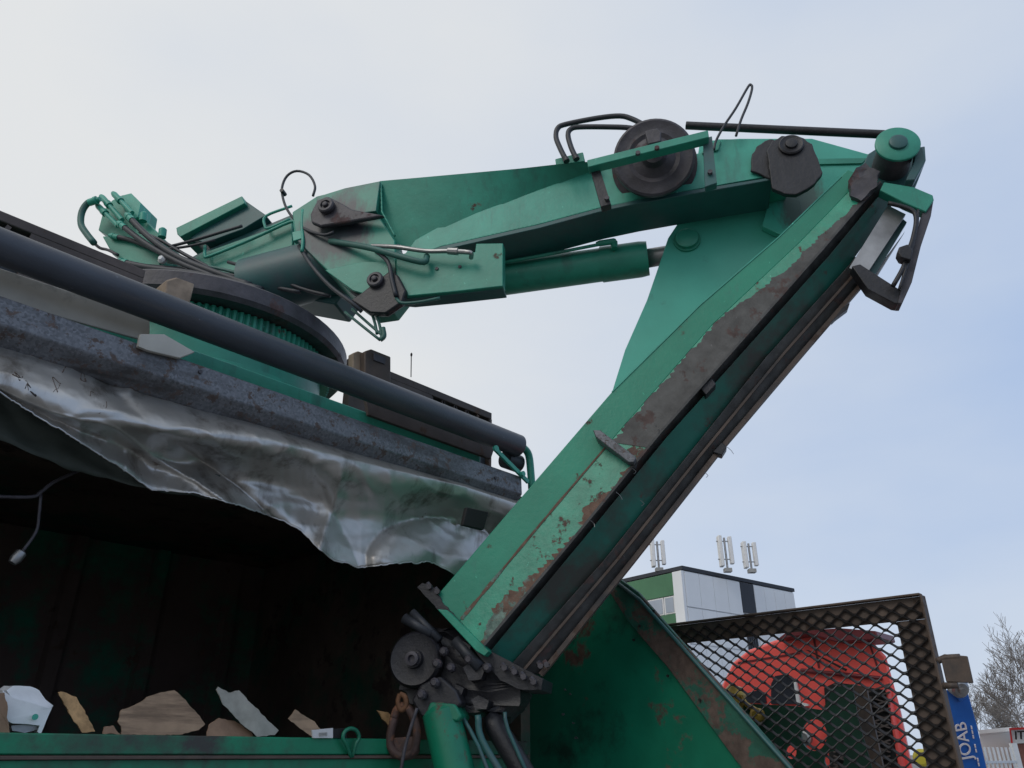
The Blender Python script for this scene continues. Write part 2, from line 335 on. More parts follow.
# bare trees, fence and sheds far right
def bare_tree(px, dist, top_py, label, seed, spread=.42, lev=6):
    rnd = random.Random(seed); p0 = PD(px, 754, dist); p0.z = 0; H = PD(px, top_py, dist).z
    t = thing('bare_tree', label, 'tree', p0, 'leafless trees behind the yard fence'); crown = B(); trunk = B()
    def seg(bm, a, b, r0, r1, n):
        d = (b - a).normalized(); u = d.orthogonal().normalized(); s = d.cross(u); rings = []
        for p, r in ((a, r0), (b, r1)): rings.append([bm.verts.new(p + (u * cos(2 * pi * k / n) + s * sin(2 * pi * k / n)) * r) for k in range(n)])
        for k in range(n): bm.faces.new([rings[0][k], rings[0][(k + 1) % n], rings[1][(k + 1) % n], rings[1][k]])
    def grow(a, d, L, r, l):
        nseg = 3 if l < 4 else 2
        for i in range(nseg):
            d2 = (d + Vector((rnd.gauss(0, .12), rnd.gauss(0, .12), rnd.gauss(.03, .08)))).normalized(); b = a + d2 * L / nseg
            seg(trunk if l < 1 else crown, a, b, max(r, .009), max(r * .82, .008), 7 if l < 2 else 3); a, d, r = b, d2, r * .82
            if l < lev and l > 0 and i < nseg - 1:
                x = Vector((rnd.gauss(0, 1), rnd.gauss(0, 1), rnd.gauss(.1, .6))).normalized()
                grow(a, (d + x * .75).normalized(), L * .62, r * .5, l + 1)
        if l < lev:
            for k in range(3 if l < 3 else 2):
                x = Vector((rnd.gauss(0, 1), rnd.gauss(0, 1), rnd.gauss(.25, .5))).normalized()
                grow(a, (d + x * spread * 1.5).normalized(), L * rnd.uniform(.62, .82), r * .68, l + 1)
    grow(p0, Vector((0, 0, 1)), H * .24, H * .02, 0)
    obj('trunk', trunk, 'bark', t, smooth=True, recalc=False); obj('crown', crown, 'bark', t, recalc=False)
bare_tree(1040, 34, 560, 'tall bare tree at the right edge, its fine twigs reaching highest', 4)
bare_tree(988, 44, 655, 'lower bushy bare tree directly right of the blue lift arm', 9, .5)
bare_tree(1012, 52, 665, 'smaller bare tree rising behind the white shed roof', 15, .5)

def away(px):                                             # level direction straight away from the viewer
    v = ray(px, 740); v.z = 0; return v.normalized()
def faceslab(cs, d, th):                                  # upright slab through picture points at distance d, facing the camera
    return prism(B(), [PD(x, y, d) for x, y in cs], away(cs[0][0]) * th)
sh = thing('white_shed', 'low white shed wall with pale sloping top behind the steel fence', 'shed', PD(995, 760, 30))
obj('wall', prism(B(), [PD(980, 733, 30), PD(1011, 730, 30), PD(1014, 800, 30), PD(980, 800, 30)], away(990) * 4), 'render', sh)
obj('roof', prism(B(), [PD(979, 730, 29.8), PD(1011.5, 727, 29.8), PD(1011.5, 731, 29.8), PD(979, 734, 29.8)], away(990) * 4.4), 'white', sh)
sp = thing('signed_building', 'brick and white panelled building with red trim and black lettering at the right edge', 'building', PD(1030, 760, 26))
obj('wall', prism(B(), [PD(1012, 744, 26), PD(1090, 740, 26), PD(1090, 810, 26), PD(1012, 810, 26)], away(1010) * 5), 'brick', sp)
obj('fascia', prism(B(), [PD(1010, 730, 25.9), PD(1090, 726, 25.9), PD(1090, 739.8, 25.9), PD(1011, 743.8, 25.9)], away(1010) * 5), 'white', sp)
obj('trim', prism(B(), [PD(1009, 728, 25.8), PD(1090, 724, 25.8), PD(1090, 726, 25.8), PD(1011, 730, 25.8), PD(1013, 743, 25.8), PD(1011, 743, 25.8)], away(1010) * .2), 'signred', sp)
tm = text_mesh('ITI', .4, .02); put(tm, PD(1021, 735.5, 25.75), (PD(1031, 735, 25.75) - PD(1021, 735.5, 25.75)), UPV); obj('lettering', tm, 'black', sp)
fc = thing('palisade_fence', 'galvanised steel palisade fence in front of the white shed', 'fence', PD(1000, 768, 18)); bm = B(); f0 = PD(975, 747, 17); f1 = PD(1014, 748, 18); dd = (f1 - f0); n = 9
for i in range(-2, n + 1):
    p = f0 + dd * i / n; p.z = 0.05; ptop = Vector((p.x, p.y, f0.z)); bar(bm, p, ptop, .045, .02, FH)
obj('pickets', bm, 'fence', fc)
bm = B()
for zz in (.35, 1.5): bar(bm, Vector((*(f0 - dd * .15).xy, zz)), Vector((*f1.xy, zz)), .04, .05)
obj('rail', bm, 'fence', fc)
for q in (f0, f1):
    bm = B(); bar(bm, Vector((q.x, q.y, 0)), Vector((q.x, q.y, q.z + .1)), .12); obj('post', bm, 'fence', fc)

# blue lift arm with lettering
D = 7.0; bl = thing('blue_lift_arm', 'blue painted steel lift arm with white lettering, right of the mesh guard', 'lift arm', PD(970, 800, D))
obj('arm', faceslab([(946, 690), (966, 686), (976, 722), (994, 800), (962, 800), (951, 725)], D, .25), 'blue', bl, bevel=.008)
obj('joint_plate', faceslab([(958, 684), (963, 679), (968, 684), (968, 696), (960, 702), (955, 694)], D - .05, .05), 'blue', bl, bevel=.006)
bm = B(); q = PD(954, 685, D); cyl(bm, q, -FW, [(0, .06), (.02, .08), (.1, .08), (.12, .06)], 18); cyl(bm, q - FW * .12, -FW, [(0, .03), (.03, .03)], 6); obj('pivot_pin', bm, 'steel', bl)
ax = PD(959.5, 722, D - .02) - PD(966.5, 760, D - .02)
tm = text_mesh('JOAB', .15, .004)
for v in tm.verts: v.co.x *= 1.0; v.co.y *= 1.0
put(tm, PD(964, 741, D - .015), ax, -RT + UPV * -.15); obj('lettering', tm, 'white', bl)
tm = text_mesh('SWEDEN LIFT', .05, .003)
bmesh.ops.delete(tm, geom=tm.verts[:], context='VERTS') if False else None
tm.free()
bm = B(); 
for k in range(9):
    if k in (3, 6): continue
    a = PD(971.2 + k * .9, 726 + k * 4.6, D - .012); b = PD(971.2 + k * .9 + .6, 726 + k * 4.6 + 3, D - .012); bar(bm, a, b, .012, .014)
obj('small_marking', bm, 'white', bl)

# ------------------------------------------------------------------ red lorry behind the guard
XR = 5.2; rt = thing('red_lorry', 'bright red lorry cab seen through the expanded mesh guard', 'lorry', (XR + .6, 2.2, 0))
cab = [(704, 768), (716, 706), (722, 684), (733, 662), (748, 650), (775, 640), (806, 633), (842, 631), (870, 639), (886, 656), (898, 700), (913, 768)]
dcab = ray(906, 720); dcab.z = 0; dcab = dcab.normalized() * 1.7
cabp = [PX(x, y, XR) for x, y in cab]; cabp[0].z = .55; cabp[-1].z = .55
obj('cab', prism(B(), cabp, dcab), 'red', rt, bevel=.06)
def xp(n, pts, X, th, m, par=rt, **k): return obj(n, xslab(pts, X, th), m, par, **k)
xp('window', [(771, 704), (771, 684), (775, 676), (786, 674), (794, 680), (797, 704)], XR - .015, .03, 'glass')
xp('window_trim', [(793, 678), (796, 681), (800, 702), (808, 704), (808, 706), (797, 706)], XR - .03, .02, 'white')
xp('window', [(742, 703), (744, 694), (758, 690), (765, 694), (766, 703)], XR - .015, .03, 'glass')
xp('roof_visor', [(776, 640), (786, 632), (840, 628), (876, 631), (878, 638), (868, 640), (836, 642), (810, 634)], XR - .12, .3, 'red2', bevel=.02)
xp('bonnet_crease', [(800, 668), (880, 676), (882, 680), (798, 672)], XR - .03, .06, 'red2', bevel=.01)
xp('panel_gap', [(812, 634), (814, 634), (820, 668), (818, 668)], XR - .004, .01, 'red2'); xp('panel_gap', [(868, 642), (870, 642), (880, 672), (878, 672)], XR - .004, .01, 'red2'); xp('panel_gap', [(738, 662), (800, 652), (800, 654), (738, 664)], XR - .004, .01, 'red2')
xp('wiper', [(806, 650), (808, 650), (846, 669), (845, 671)], XR - .05, .02, 'black')
xp('grille', [(824, 688), (836, 682), (885, 690), (898, 768), (830, 768)], XR - .04, .05, 'black')
bm = B()
for k in range(14):
    for a, b in (((834, 684 + k * 8), (890, 690 + k * 8 + 14)), ((890, 684 + k * 8), (834, 690 + k * 8 + 14))): bar(bm, PX(*a, XR - .06), PX(*b, XR - .06), .018, .008)
obj('grille_lattice', bm, 'brown', rt)
xp('side_trim', [(884, 686), (888, 686), (903, 768), (898, 768)], XR - .05, .06, 'red', bevel=.01)
bm = B(); q = PX(924, 758, XR - .3); cyl(bm, q, Vector((-1, 0, 0)), [(0, .045), (.04, .045), (.05, .03)], 20); obj('side_lamp', bm, 'yellow', rt)
bm = B(); cyl(bm, PX(806, 738, XR - .045), Vector((-1, 0, 0)), [(0, .045), (.03, .045), (.04, .03)], 20); obj('headlamp', bm, 'steel', rt)
lo_ = PX(704, 768, XR); hi_ = PX(906, 768, XR)
for yy in (hi_.y + .2, lo_.y - .4):
    w = B(); q = Vector((XR + .35, yy, .5)); cyl(w, q - Vector((.05, .13, 0)), Vector((0, 1, 0)), [(0, .3), (0, .46), (.03, .5), (.23, .5), (.26, .46), (.26, .3)], 28); w_ = obj('wheel', w, 'rubber', rt)
    r_ = B(); cyl(r_, q - Vector((.05, .14, 0)), Vector((0, 1, 0)), [(0, .12), (.05, .27), (.24, .27), (.28, .12)], 20); obj('rim', r_, 'steel', w_)

# ------------------------------------------------------------------ the hopper body of the truck
hp = thing('hopper_body', 'green waste hopper body with open dark side and torn aluminium cover', 'hopper', (1.0, 3.7, 0))
XE = 2.66                                                 # right end of rail and tube
def h(n, bm, m, **k): return obj(n, bm, m, hp, **k)
# interior: five steel plates
bm = B()
for k in range(9):                                        # ribbed, dented rear wall
    x0 = -1.4 + k * .49; prism(bm, [Vector((x0, 4.9, .9)), Vector((x0 + .4, 4.9, .9)), Vector((x0 + .42, 4.86, .9)), Vector((x0 + .488, 4.86, .9)), Vector((x0 + .488, 4.96, .9)), Vector((x0, 4.96, .9))], Vector((0, 0, 2)))
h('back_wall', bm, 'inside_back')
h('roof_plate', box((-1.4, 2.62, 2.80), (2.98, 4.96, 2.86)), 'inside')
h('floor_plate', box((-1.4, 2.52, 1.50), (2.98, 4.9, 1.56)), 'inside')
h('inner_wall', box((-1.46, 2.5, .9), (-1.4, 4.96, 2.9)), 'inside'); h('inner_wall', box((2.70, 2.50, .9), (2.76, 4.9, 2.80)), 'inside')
# sill: top angle, ridge and lower apron
zs = PY(200, 736, 2.5).z; z2 = PY(200, 757, 2.46).z
h('sill', box((-1.4, 2.46, z2 + .006), (2.7, 2.56, zs)), 'green_patch', bevel=.004)
h('sill_rib', box((-1.4, 2.448, z2 - .006), (2.7, 2.56, z2 + .004)), 'guard', bevel=.002)
h('apron', box((-1.4, 2.462, .8), (2.7, 2.5, z2 - .008)), 'green_patch')
bm = B(); 
for v in (1,): 
    q = [PY(351 + 8 * cos(a), 737 + 8.5 * sin(a), 2.44) for a in [radians(130 + k * 280 / 8) for k in range(9)]]; q = [PY(351, 757, 2.45)] + q[::1] + [PY(352, 757, 2.45)]; tube(bm, q, .007, 8, 3)
h('lashing_eye', bm, 'green_dark', smooth=True)
h('corner_post', box((.60, 2.43, .9), (.665, 2.455, zs + .06)), 'green_dark') if False else None
# rail
zt, zb, zu = 2.884, 2.792, 2.74
bm = B(); R = [(2.45, zt), (2.45, zb), (2.54, zb - .003), (2.54, zt)]
pr = [Vector((-1.4, y, z)) for y, z in ((2.45, zt), (2.445, zb), (2.50, zu), (2.60, zu), (2.60, zt))]; prism(bm, pr, Vector((XE + 1.4, 0, 0)))
rl = h('side_rail', bm, 'rail', bevel=.006)
for q in ((200, 372), (495, 478)): obj('bolt', bolt(B(), PY(*q, 2.447), Vector((0, -1, 0)), .008, .006), 'greasy', rl)
# framework above the rail
h('upper_beam', box((-1.4, 2.64, 2.86), (XE - .1, 2.72, 3.03)), 'green_light', bevel=.005)
h('slot_strip', box((-1.4, 2.632, 2.86), (XE - .12, 2.639, 2.905)), 'green_dark')
h('kick_plate', yslab([(366, 400), (427, 423), (495, 447), (491, 459), (430, 437), (369, 415)], 2.60, .02), 'brown', bevel=.003)
tp = PY(0, 210, 2.80).z; te = PY(492, 411, 2.80).x
h('parapet_recess', box((-1.4, 2.83, 3.03), (PY(33, 228, 2.8).x, 2.85, tp - .04)), 'dark')
pm0, pm1 = PY(146, 270, 2.8).x, PY(353, 355, 2.8).x
h('parapet', box((-1.4, 2.80, tp - .0395), (pm0, 2.85, tp)), 'brown', bevel=.004); h('parapet', box((pm1, 2.80, tp - .0395), (te, 2.85, tp)), 'brown', bevel=.004)
h('parapet', box((PY(33, 228, 2.8).x, 2.80, 3.03), (pm0 - .001, 2.85, tp - .04)), 'brown'); h('parapet', box((pm1 + .001, 2.80, 3.03), (PY(432, 390, 2.8).x, 2.85, tp - .04)), 'brown')
h('parapet_recess', box((PY(432, 390, 2.8).x + .001, 2.83, 3.03), (te - .02, 2.85, tp - .04)), 'dark'); h('parapet_end', box((te - .018, 2.80, 3.03), (te, 2.85, tp - .04)), 'brown')
bm = B()
def lattice(bm, x0, x1):
    s = .085; x = x0
    while x + s < x1: 
        for a, b in ((3.03, tp - .045), (tp - .045, 3.03)): bar(bm, Vector((x, 2.808, a)), Vector((x + s, 2.808, b)), .016, .014, Vector((0, 1, 0)))
        x += s
lattice(bm, PY(432, 390, 2.8).x, te - .02); h('perforated_strip', bm, 'brown'); bm = B(); lattice(bm, -1.4, PY(33, 228, 2.8).x); h('perforated_strip', bm, 'brown')
h('roof_edge', box((-1.4, 2.73, 2.87), (XE, 4.96, 3.02)), 'green_dark')
h('junction_post', yslab([(353, 353), (358, 351), (366, 354), (366, 380), (353, 378)], 2.78, .04), 'wood', bevel=.004)
jb = h('junction_box', yslab([(365, 351), (371, 349), (391, 357), (391, 385), (365, 378)], 2.74, .09), 'guard', bevel=.006)
obj('cover_plate', yslab([(374, 353), (386, 358), (385, 364), (374, 360)], 2.732, .007), 'greasy', jb)
bm = B(); tube(bm, [PY(411, 377, 2.82), PY(411.3, 356, 2.82)], .0028, 6); cyl(bm, PY(411.3, 356, 2.82), Vector((0, 0, 1)), [(0, .005), (.012, .006), (.02, .001)], 8); h('whip_aerial', bm, 'guard')
# cover roller tube and its end bracket
PR = .056; pa = PY(520, 448, 2.46); pz = 3.045
ax_y = 2.46
rb = h('roller_tube', cyl(B(), Vector((-1.4, ax_y, pz)), Vector((1, 0, 0)), [(0, PR - .004), (.004, PR), (XE + 1.386, PR), (XE + 1.39, PR - .004)], 40), 'pipe', smooth=True)
m_ = rb.modifiers.new('n', 'EDGE_SPLIT'); m_.split_angle = radians(50)
tube_end = Vector((XE - .01, ax_y, pz))
bm = B(); tube(bm, [tube_end, tube_end + Vector((.035, 0, 0)), tube_end + Vector((.075, 0, -.03)), tube_end + Vector((.09, 0, -.13)), tube_end + Vector((.095, 0, -.2))], .019, 14); cyl(bm, tube_end + Vector((-.005, 0, 0)), Vector((1, 0, 0)), [(0, .03), (.03, .03)], 20)
h('tube_bracket', bm, 'green', smooth=True)
bm = B(); cyl(bm, PY(513, 462, 2.52) + Vector((-.06, 0, 0)), Vector((1, 0, 0)), [(0, .045), (.1, .045), (.11, .035)], 24); h('spring_housing', bm, 'rubber', smooth=False)
bm = B(); bar(bm, PY(495, 449, 2.44), PY(528, 482, 2.44), .012, .02); cyl(bm, PY(495, 449, 2.43), Vector((0, -1, 0)), [(0, .016), (.012, .016)], 14); cyl(bm, PY(522, 474, 2.43), Vector((0, -1, 0)), [(0, .013), (.012, .013)], 14); h('tie_strap', bm, 'green_light')
# pale board hanging between tube and rail, and the small cream end piece
h('side_board', yslab([(-60, 242), (0, 268), (150, 318), (150, 342), (0, 300), (-60, 280)], 2.56, .012), 'cream', bevel=.003)
h('board_end', yslab([(140, 334), (164, 334), (195, 352), (180, 358), (150, 351), (138, 346)], 2.425, .015), 'cream', bevel=.002)

# torn aluminium cover hanging from the rail
def interp(tab, x):
    if x <= tab[0][0]: return tab[0][1]
    for (a, b), (c, d) in zip(tab, tab[1:]):
        if x <= c: return b + (d - b) * (x - a) / (c - a)
    return tab[-1][1]
ridge = [(-60, 372), (0, 388), (20, 398), (50, 410), (80, 418), (115, 418), (160, 428), (200, 434), (256, 439), (334, 456), (386, 469), (464, 487), (512, 503), (560, 520)]
hem = [(-60, 372), (0, 392), (15, 403), (70, 436), (105, 458), (135, 478), (152, 490), (195, 493), (250, 509), (282, 521), (300, 530), (318, 548), (334, 561), (346, 563), (357, 568), (392, 564), (420, 562), (437, 564), (454, 575), (480, 588), (520, 596), (560, 600)]
def sstep(t): t = max(0, min(1, t)); return t * t * (3 - 2 * t)
def cover_pt(x, t):
    y0 = 755 - .313 * (1320 - x) - 6; yr = interp(ridge, x); yh = interp(hem, x)
    if x > 0: yh += 2.2 * noise.noise(Vector((x * .09, 3, 0))) + 1.2 * noise.noise(Vector((x * .4, 7, 0)))
    T0 = .42
    if t < T0:
        u = t / T0; y = y0 + (yr - y0) * u; Y = 2.535 - .13 * sstep(u) ** 1.1
        lobe = math.exp(-((x - 40) / 65) ** 2); Y -= lobe * .05 * sin(pi * min(1, u)) 
        # valley running down from the rail to the crease
        c = 70 + 50 * u; Y += .03 * math.exp(-((x - c - 22) / 14) ** 2) * sin(pi * u)
        Y += .035 * math.exp(-((x - 130) / 5) ** 2) * (1 - u) ** 2 * -.4
    else:
        u = (t - T0) / (1 - T0); y = yr + (yh - yr) * u
        w = max(.0, min(1, (yh - yr) / 60)); Y = 2.405 + w * (.16 * sstep(u * 1.7) - .05 * sstep((u - .6) * 2.4))
        Y += .03 * w * math.sin((x + 40 * u) * .043) * u
        # folds fanning out of the left corner
        for x0_, sl_, am, wd in ((85, 140, .035, 13), (150, 120, -.04, 16), (345, -25, .045, 12), (300, 60, -.02, 20)):
            Y -= am * 1.25 * w * math.exp(-abs(x - x0_ - sl_ * u) / wd) * min(1, 2.2 * u)
        # the big dented lobe at the right
        ex = (x - 435) / 68; ey = (y - 560) / 42; r2 = ex * ex + ey * ey
        if r2 < 1: Y -= .10 * (1 - r2) ** .6
        cx = math.exp(-((x - 447 + (y - 545) * .6) / 13) ** 2) * (1 if r2 < .9 else 0); Y += .022 * cx
    rg = 1 - abs(noise.noise(Vector((x * .016 + y * .01, y * .035 - x * .012, 4)))) * 2; Y -= .007 * rg ** 3
    rg = 1 - abs(noise.noise(Vector((x * .05, y * .07 - x * .02, 9)))) * 2; Y -= .0016 * rg ** 4
    p = Vector((x * .02, y * .03, 0)); Y += .008 * noise.noise(p) + .0025 * noise.noise(p * 3.1) + .0006 * noise.noise(p * 9)
    return PY(x, y, Y)
bm = B(); NX, NT = 300, 64
rows = [[cover_pt(-60 + 612 * i / NX, j / NT) for i in range(NX + 1)] for j in range(NT + 1)]
loft(bm, rows); cv = h('cover_sheet', bm, 'sheet', smooth=True)
sm = cv.modifiers.new('solid', 'SOLIDIFY'); sm.thickness = .0025; sm.offset = 0
bm = B(); tube(bm, [cover_pt(-60 + 612 * i / NX, 1) + Vector((0, -.002, 0)) for i in range(0, NX + 1)], .0026, 6, 1); obj('bent_edge', bm, 'sheet_edge', cv, smooth=True)
rnd = random.Random(12)
for k in range(11):
    x, t_ = rnd.uniform(8, 112), rnd.uniform(.12, .36); q = []
    for i in range(rnd.randint(3, 6)): q.append(cover_pt(x, t_) + Vector((0, -.002, 0))); x += rnd.uniform(-6, 8); t_ = max(.06, min(.39, t_ + rnd.uniform(-.07, .07)))
    obj('scuff_mark', tube(B(), q, rnd.uniform(.0008, .002), 5, 3), 'guard', cv, smooth=True)
bm = yslab([(467, 507), (489, 512), (484, 530), (463, 525)], 2.33, .02); obj('dark_hole_slab', bm, 'black', cv, bevel=.004)  # black slab proud of the sheet, painting the dark of a hole
# grey liner hanging inside behind the cover
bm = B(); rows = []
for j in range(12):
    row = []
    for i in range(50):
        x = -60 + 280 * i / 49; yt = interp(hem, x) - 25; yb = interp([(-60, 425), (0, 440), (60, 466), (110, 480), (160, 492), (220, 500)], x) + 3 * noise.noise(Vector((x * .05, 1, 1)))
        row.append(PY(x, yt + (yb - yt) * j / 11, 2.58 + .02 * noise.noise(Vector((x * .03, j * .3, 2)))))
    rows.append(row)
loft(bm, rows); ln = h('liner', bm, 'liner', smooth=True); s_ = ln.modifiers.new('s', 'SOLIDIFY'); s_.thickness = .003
bm = B(); tube(bm, [PY(-20, 496, 2.72), PY(30, 497, 2.72), PY(41, 492, 2.72), PY(54, 482, 2.72), PY(80, 470, 2.74)], .006, 8); tube(bm, [PY(41, 494, 2.72), PY(39, 515, 2.72), PY(36, 532, 2.72), PY(22, 552, 2.72)], .005, 8)
wi = h('loose_wire', bm, 'greasy', smooth=True)
bm = B(); a_ = PY(23, 551, 2.72); b_ = PY(14, 561, 2.72); cyl(bm, a_, (b_ - a_), [(0, .008), (.006, .016), (.03, .018), (.045, .012)], 12); obj('plug', bm, 'steel', wi)

# green end plate with its sloping rusty edge, coming out towards the viewer
XP = 3.0
h('end_plate', xslab([(505, 560), (600, 560), (612, 587), (618, 585), (790, 772), (830, 840), (470, 840), (480, 640)], XP, .02), 'green_dark')
bm = xslab([(604, 583), (617, 577), (638, 592), (790, 765), (830, 830), (780, 830), (744, 772), (668, 668), (628, 622)], XP - .02, .019); h('edge_stiffener', bm, 'stiff', bevel=.003)
bm = B(); tube(bm, [PX(614, 580, XP - .03), PX(640, 600, XP - .03), PX(790, 768, XP - .03), PX(830, 818, XP - .03)], .0085, 8, 1); h('edge_bar', bm, 'green_shaded', smooth=True)
bm = B()
for q in ((640, 626), (634, 640), (668, 676), (654, 611), (700, 700)): cyl(bm, PX(*q, XP - .024), Vector((-1, 0, 0)), [(0, .006), (.005, .006)], 8)
h('rivet', bm, 'black')
bm = B(); rnd = random.Random(3)
for q in ((570, 694), (563, 714), (573, 723), (576, 738), (565, 690)):
    c = PX(*q, XP - .004); pl = [c + Vector((0, rnd.uniform(.003, .014) * cos(a), rnd.uniform(.002, .008) * sin(a))) for a in [k * pi / 4 for k in range(8)]]; prism(bm, pl, Vector((.003, 0, 0)))
h('paint_chip', bm, 'rail')

# mesh guard standing across the truck
XM = 3.35
mg = thing('mesh_guard', 'dark expanded mesh guard in a brown angle steel frame, right of the green plate', 'guard', (XM, 1.5, 0))
P1 = PX(922, 596, XM); P0 = PX(665, 628, XM); zt_ = P1.z; Yr, Yl = P1.y, P0.y + .35; zbm = 1.05
bwid = .085
bm = box((XM, Yr, zt_ - bwid), (XM + .008, Yl, zt_)); obj('top_rail', bm, 'guard', mg, bevel=.002)
obj('top_flange', box((XM - .03, Yr, zt_ + .001), (XM + .008, Yl, zt_ + .009)), 'guard', mg, bevel=.002)
obj('upright', box((XM + .001, Yr, zbm), (XM + .009, Yr + .115, zt_ - bwid - .001)), 'guard', mg, bevel=.002)
obj('upright_flange', box((XM - .035, Yr - .009, zbm), (XM + .009, Yr - .001, zt_)), 'guard', mg, bevel=.002)
obj('upright', box((XM + .001, Yl - .1, zbm), (XM + .009, Yl, zt_ - bwid - .001)), 'guard', mg)
obj('foot_rail', box((XM + .001, Yr + .116, zbm), (XM + .009, Yl - .101, zbm + .08)), 'guard', mg)
bm = B(); pw, ph = .0735, .0235; rnd = random.Random(1)
ny = int((Yl - Yr - .01) / pw) + 1; nzz = int((zt_ - zbm) / ph)
def node(i, j): return Vector((XM - .010, Yr + .012 + i * pw / 2, zt_ - .02 - j * ph))
for j in range(nzz * 1):
    for i in range(ny * 2 - 2):
        a = node(i, j); up_ = (i + j) % 2 == 0
        # each strand runs between bonds, swelling slightly where it is joined
        a = Vector((a.x, a.y, a.z + (0 if up_ else -ph * 0) )); b = node(i + 1, j + (1 if up_ else 0)); a = node(i, j + (0 if up_ else 1))
        if b.z < zbm: continue
        m1 = a.lerp(b, .5); k = .18
        a2 = a.lerp(b, .16); a2.z = a.z + (b.z - a.z) * .07; b2 = a.lerp(b, .84); b2.z = a.z + (b.z - a.z) * .93
        w1, w0 = .0056, .0085; tw = .006
        pts = ((a, w0), (a2, w1 * 1.15), (m1, w1), (b2, w1 * 1.15), (b, w0)); pv = None
        for p, w in pts:
            cur = [bm.verts.new(p + Vector((-tw, 0, -w * .5))), bm.verts.new(p + Vector((tw, 0, w * .5 + .002))), bm.verts.new(p + Vector((tw + .003, 0, w * .5 - .001))), bm.verts.new(p + Vector((-tw + .002, 0, -w * .5 - .003)))]
            if pv:
                for s in range(4): bm.faces.new([pv[s], pv[(s + 1) % 4], cur[(s + 1) % 4], cur[s]])
            pv = cur
obj('expanded_mesh', bm, 'mesh', mg)
# deep green panel with round openings behind the mesh
XG = 3.5
outer = [PX(x, y, XG) for x, y in [(690, 772), (735, 703), (795, 706), (822, 710), (828, 700), (832, 688), (852, 684), (858, 720), (873, 772), (880, 840), (690, 840)]]
holes = [[PX(cx + rx * cos(a), cy + ry * sin(a), XG) for a in [2 * pi * k / 20 for k in range(20)]] for cx, cy, rx, ry in ((814, 735, 13, 16), (791, 752, 5.5, 7), (834, 760, 10, 9))]
bm = B(); allp = [outer] + holes; flat = [p for l in allp for p in l]
f1_ = [bm.verts.new(p) for p in flat]; f2_ = [bm.verts.new(p + Vector((.012, 0, 0))) for p in flat]
for t in tessellate_polygon(allp):
    bm.faces.new([f1_[i] for i in t]); bm.faces.new([f2_[i] for i in reversed(t)])
o_ = 0
for l in allp:
    for i in range(len(l)): bm.faces.new([f1_[o_ + i], f1_[o_ + (i + 1) % len(l)], f2_[o_ + (i + 1) % len(l)], f2_[o_ + i]])
    o_ += len(l)
obj('backing_panel', bm, 'green_black', mg)
obj('backing_strip', xslab([(853, 684), (866, 687), (884, 772), (874, 772), (859, 720)], XG, .015), 'guard', mg)
bm = B(); cyl(bm, PX(736, 686, XG), Vector((0, .3, -1)), [(0, .03), (.03, .05), (.12, .05), (.14, .03)], 16); cyl(bm, PX(759, 715, XG - .02), Vector((-1, 0, 0)), [(0, .03), (.03, .03), (.04, .015)], 10); tube(bm, [PX(742, 696, XG - .02), PX(746, 704, XG - .02), PX(759, 712, XG - .03)], .012, 8)
obj('valve_fitting', bm, 'gold', mg, smooth=False)
fl_ = thing('hanging_flap', 'small rusty sheet flap bent over beside the mesh guard upright', 'flap', PX(950, 683, XM - .04))
obj('flap_sheet', xslab([(940, 656), (944, 654), (967, 656), (973, 683), (946, 682)], XM - .04, .012), 'guard', fl_, bevel=.003)
bm = B(); tube(bm, [PX(938, 661, XM - .03), PX(945, 658, XM - .03), PX(960, 657, XM - .03)], .012, 10); cyl(bm, PX(958, 685, XM - .03), Vector((0, 1, 0)), [(0, .012), (.05, .012)], 10); obj('hinge', bm, 'guard', fl_, smooth=True)

# ------------------------------------------------------------------ debris on the hopper floor, just inside the sill
def sheet_piece(name, pts, Y, th, m, label, cat, group=None, lean=0):
    pts = rough(pts, .55, 3, len(pts)); th *= .45; t = B(); P = [PY(x, y, Y) for x, y in pts]; zmin = min(p.z for p in P)
    for p in P: p.y += (p.z - zmin) * lean
    prism(t, P, Vector((0, th, th * .2))); bmesh.ops.triangulate(t, faces=t.faces[:]); bmesh.ops.subdivide_edges(t, edges=t.edges[:], cuts=2, use_grid_fill=True)
    for v in t.verts: v.co += Vector((0, 1, .2)) * .016 * noise.noise(v.co * 8) + Vector((1, 0, 1)) * .002 * noise.noise(v.co * 40)
    return obj(name, t, m, label=label, cat=cat, group=group, bevel=0)
CG = 'cardboard scraps along the hopper sill'
sheet_piece('cardboard_piece', [(122, 735), (123, 727), (121, 722), (125, 710), (140, 704), (150, 700), (158, 695), (172, 692), (186, 690), (192, 697), (208, 723), (200, 730), (180, 735)], 2.63, .012, 'card', 'largest torn brown cardboard piece, broad and pointed at top, on the sill', 'cardboard', CG, .5)
sheet_piece('cardboard_piece', [(207, 738), (213, 724), (224, 718), (240, 721), (253, 731), (255, 738)], 2.6, .012, 'card2', 'low brown cardboard scrap under the foot of the grey strip', 'cardboard', CG, .6)
sheet_piece('cardboard_piece', [(292, 719), (301, 709), (306, 713), (318, 722), (324, 730), (315, 738), (306, 732)], 2.62, .012, 'card', 'small brown cardboard scrap just left of the white card', 'cardboard', CG, .4)
sheet_piece('cardboard_piece', [(103, 733), (105, 727), (114, 726), (118, 731), (122, 735)], 2.6, .012, 'card2', 'tiny flat brown scrap left of the largest cardboard piece', 'cardboard', CG, .4)
sheet_piece('cardboard_strip', [(222, 689), (225, 686), (235, 692), (246, 690), (255, 702), (280, 731), (276, 735), (258, 737), (248, 728), (227, 704)], 2.585, .012, 'news', 'long grey cardboard strip leaning diagonally against the sill', 'cardboard', None, .3)
sheet_piece('wood_offcut', [(61, 692), (67, 692), (79, 697), (96, 731), (83, 733), (72, 716)], 2.62, .022, 'plank', 'narrow splintered yellow wood offcut leaning on the sill', 'wood', None, .2)
